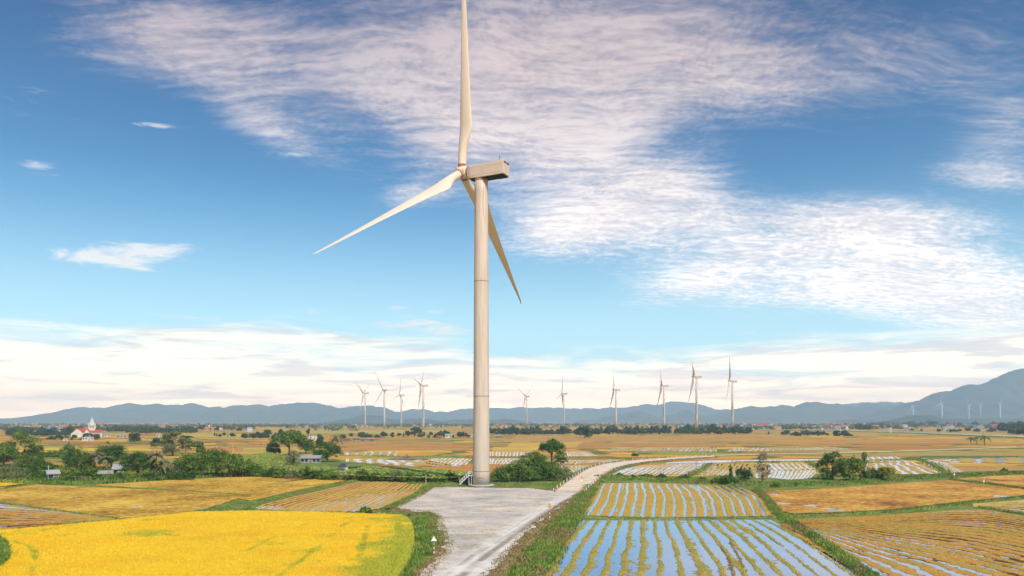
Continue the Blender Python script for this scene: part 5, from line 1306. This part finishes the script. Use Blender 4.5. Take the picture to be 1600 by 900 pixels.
for k in range(76): vill(rv.uniform(1120,1600), rv.uniform(664.5,673.5) if rv.random() < .7 else rv.uniform(662.5,666), 'far right village', 1.3)
for k in range(16): vill(rv.uniform(440,1100), rv.uniform(664.5,668), 'distant middle village', 1.3)
for (px, py, k_, sc) in [(1120,672,3,1.6),(1392,667,7,1.5),(1378,667,4,1.3),(1320,669.5,3,1.7),(1309,670,6,1.7),(955,674,5,1.4)]: vill(px, py, 'far right village' if px > 1000 else 'distant middle village', sc, k_)
for e in VP:
    if not e[3]:
        for ch_ in list(e[0].children): bpy.data.objects.remove(ch_)
        bpy.data.objects.remove(e[0])
# small white kiosk tower on the highway
house(1393,676.5,4,10,'white','tin','narrow white booth standing at the far highway','flat',nwin=1,dpt=1,name='booth',cat='booth')

# ------------------------------------------------------------------ signs and utility poles
def sign_post(px, py, hpx, label, style, z=PZ):
    x, y = G(px, py, z); s = y/F; H_ = hpx*s
    root = empty('road_sign', (x, y, z), -math.atan2(x, y)); tag(root, label, 'road sign')
    n = 8
    pl = MB(); pl.tube([(0,0,-.1),(0,0,H_)], .055, 8); po = pl.obj('pole', M['white'], root, True)
    for k in range(0, n, 2):
        b = MB(); b.tube([(0,0,H_*k/n*.95),(0,0,H_*(k+1)/n*.95)], .062, 8); b.obj('red_band', M['red'], po, True)
    def tri(zc, w_, m, name, yo, par):
        b = MB(); a = w_/2; h_ = w_*.86
        b.add([(-a,yo,zc-h_/2),(a,yo,zc-h_/2),(0,yo,zc+h_/2),(-a,yo+.03,zc-h_/2),(a,yo+.03,zc-h_/2),(0,yo+.03,zc+h_/2)], [(0,1,2),(5,4,3),(0,3,4,1),(1,4,5,2),(2,5,3,0)]); return b.obj(name, m, par)
    if style == 'white': tri(H_-.1, .8, M['white'], 'sign_board', -.1, root)
    else:
        sb = tri(H_-.1, .85, M['red'], 'sign_board', -.1, root); tri(H_-.13, .66, M['yellow'], 'sign_face', -.135, sb)
        b = MB(); b.box((0,-.15,H_-.18), (.07,.02,.26)); b.obj('symbol', M['black'], sb)
    if style == 'double':
        b = MB(); n_ = 20; zc = H_-1.0
        vs = [(.36*math.cos(2*math.pi*k/n_), -.1, zc+.36*math.sin(2*math.pi*k/n_)) for k in range(n_)]+[(.36*math.cos(2*math.pi*k/n_), -.07, zc+.36*math.sin(2*math.pi*k/n_)) for k in range(n_)]
        b.add(vs, [tuple(range(n_)), tuple(range(n_, 2*n_))[::-1]]+[(k+n_, (k+1)%n_+n_, (k+1)%n_, k) for k in range(n_)]); rd = b.obj('round_board', M['yellow'], root)
        b = MB(); b.add([(.27*math.cos(2*math.pi*k/n_), -.105, zc+.27*math.sin(2*math.pi*k/n_)) for k in range(n_)], [tuple(range(n_))]); b.obj('round_face', M['white'], rd)
sign_post(678, 868, 28, 'red and white striped pole with white triangle at the left pad edge', 'white', .3)
sign_post(859, 812, 24, 'red and white pole with yellow triangle warning sign at the right pad edge', 'yellow', .4)
sign_post(909, 764, 19, 'yellow warning triangle above a round sign where the road meets the pad', 'double', .5)
x, y = G(665.5, 758.5); b = MB(); b.tube([(0,0,0),(0,0,2.9)], .09, 8); o = b.obj('striped_pole', M['white']); o.location = (x, y, 0); tag(o, 'thin red and white striped pole left of the turbine pad', 'pole')
for k in range(0, 8, 2):
    b = MB(); b.tube([(0,0,.15+k*.34),(0,0,.15+(k+1)*.34)], .1, 8); b.obj('red_band', M['red'], o)
for i, (px, py, h_, lab) in enumerate([(364,707,14,'utility pole in the orange field right of the tall olive tree'),(1098,716,17,'thin utility pole beside the raised bending road'),(76,741,14,'thin pole rising above the small weathered shed'),(1245,709,10,'small pole beside the thin right road')]):
    x, y = G(px, py); s = y/F; root = empty('utility_pole', (x, y, 0)); tag(root, lab, 'utility pole')
    b = MB(); b.tube([(0,0,0),(0,0,h_*s)], [.16,.1], 6); b.obj('pole', M['concrete'], root)
    if h_ > 12: b = MB(); b.box((0,0,h_*s-.5), (1.6,.1,.12)); b.obj('crossarm', M['grey'], root)
# egrets
def egret(px, py, label, z=.4):
    x, y = G(px, py, z); me = bpy.data.meshes.new('egret')
    vs = [(0,0,.34),(-.18,0,.38),(.16,0,.46),(.24,0,.62),(.2,0,.78),(.27,0,.84),(.42,0,.82),(0,.04,.15),(0,.05,0),(0,-.04,.15),(0,-.05,0),(-.34,0,.32)]
    es = [(0,1),(0,2),(2,3),(3,4),(4,5),(5,6),(0,7),(7,8),(0,9),(9,10),(1,11)]
    me.from_pydata(vs, es, []); o = link('egret', me, M['white']); o.modifiers.new('Skin', 'SKIN')
    rad = [.13,.11,.08,.04,.032,.05,.012,.02,.012,.02,.012,.03]
    for sv, rr_ in zip(me.skin_vertices[0].data, rad): sv.radius = (rr_, rr_)
    me.skin_vertices[0].data[0].use_root = True
    o.modifiers.new('Sub', 'SUBSURF').levels = 1
    o.scale = (1.6,)*3; o.location = (x, y, z); o.rotation_euler = (0,0,.7); tag(o, label, 'bird')
egret(1537,755.5,'white egret standing on the dark bund at the right, the larger of two'); egret(1491,744.5,'smaller white egret at the near end of the right bund', .45)
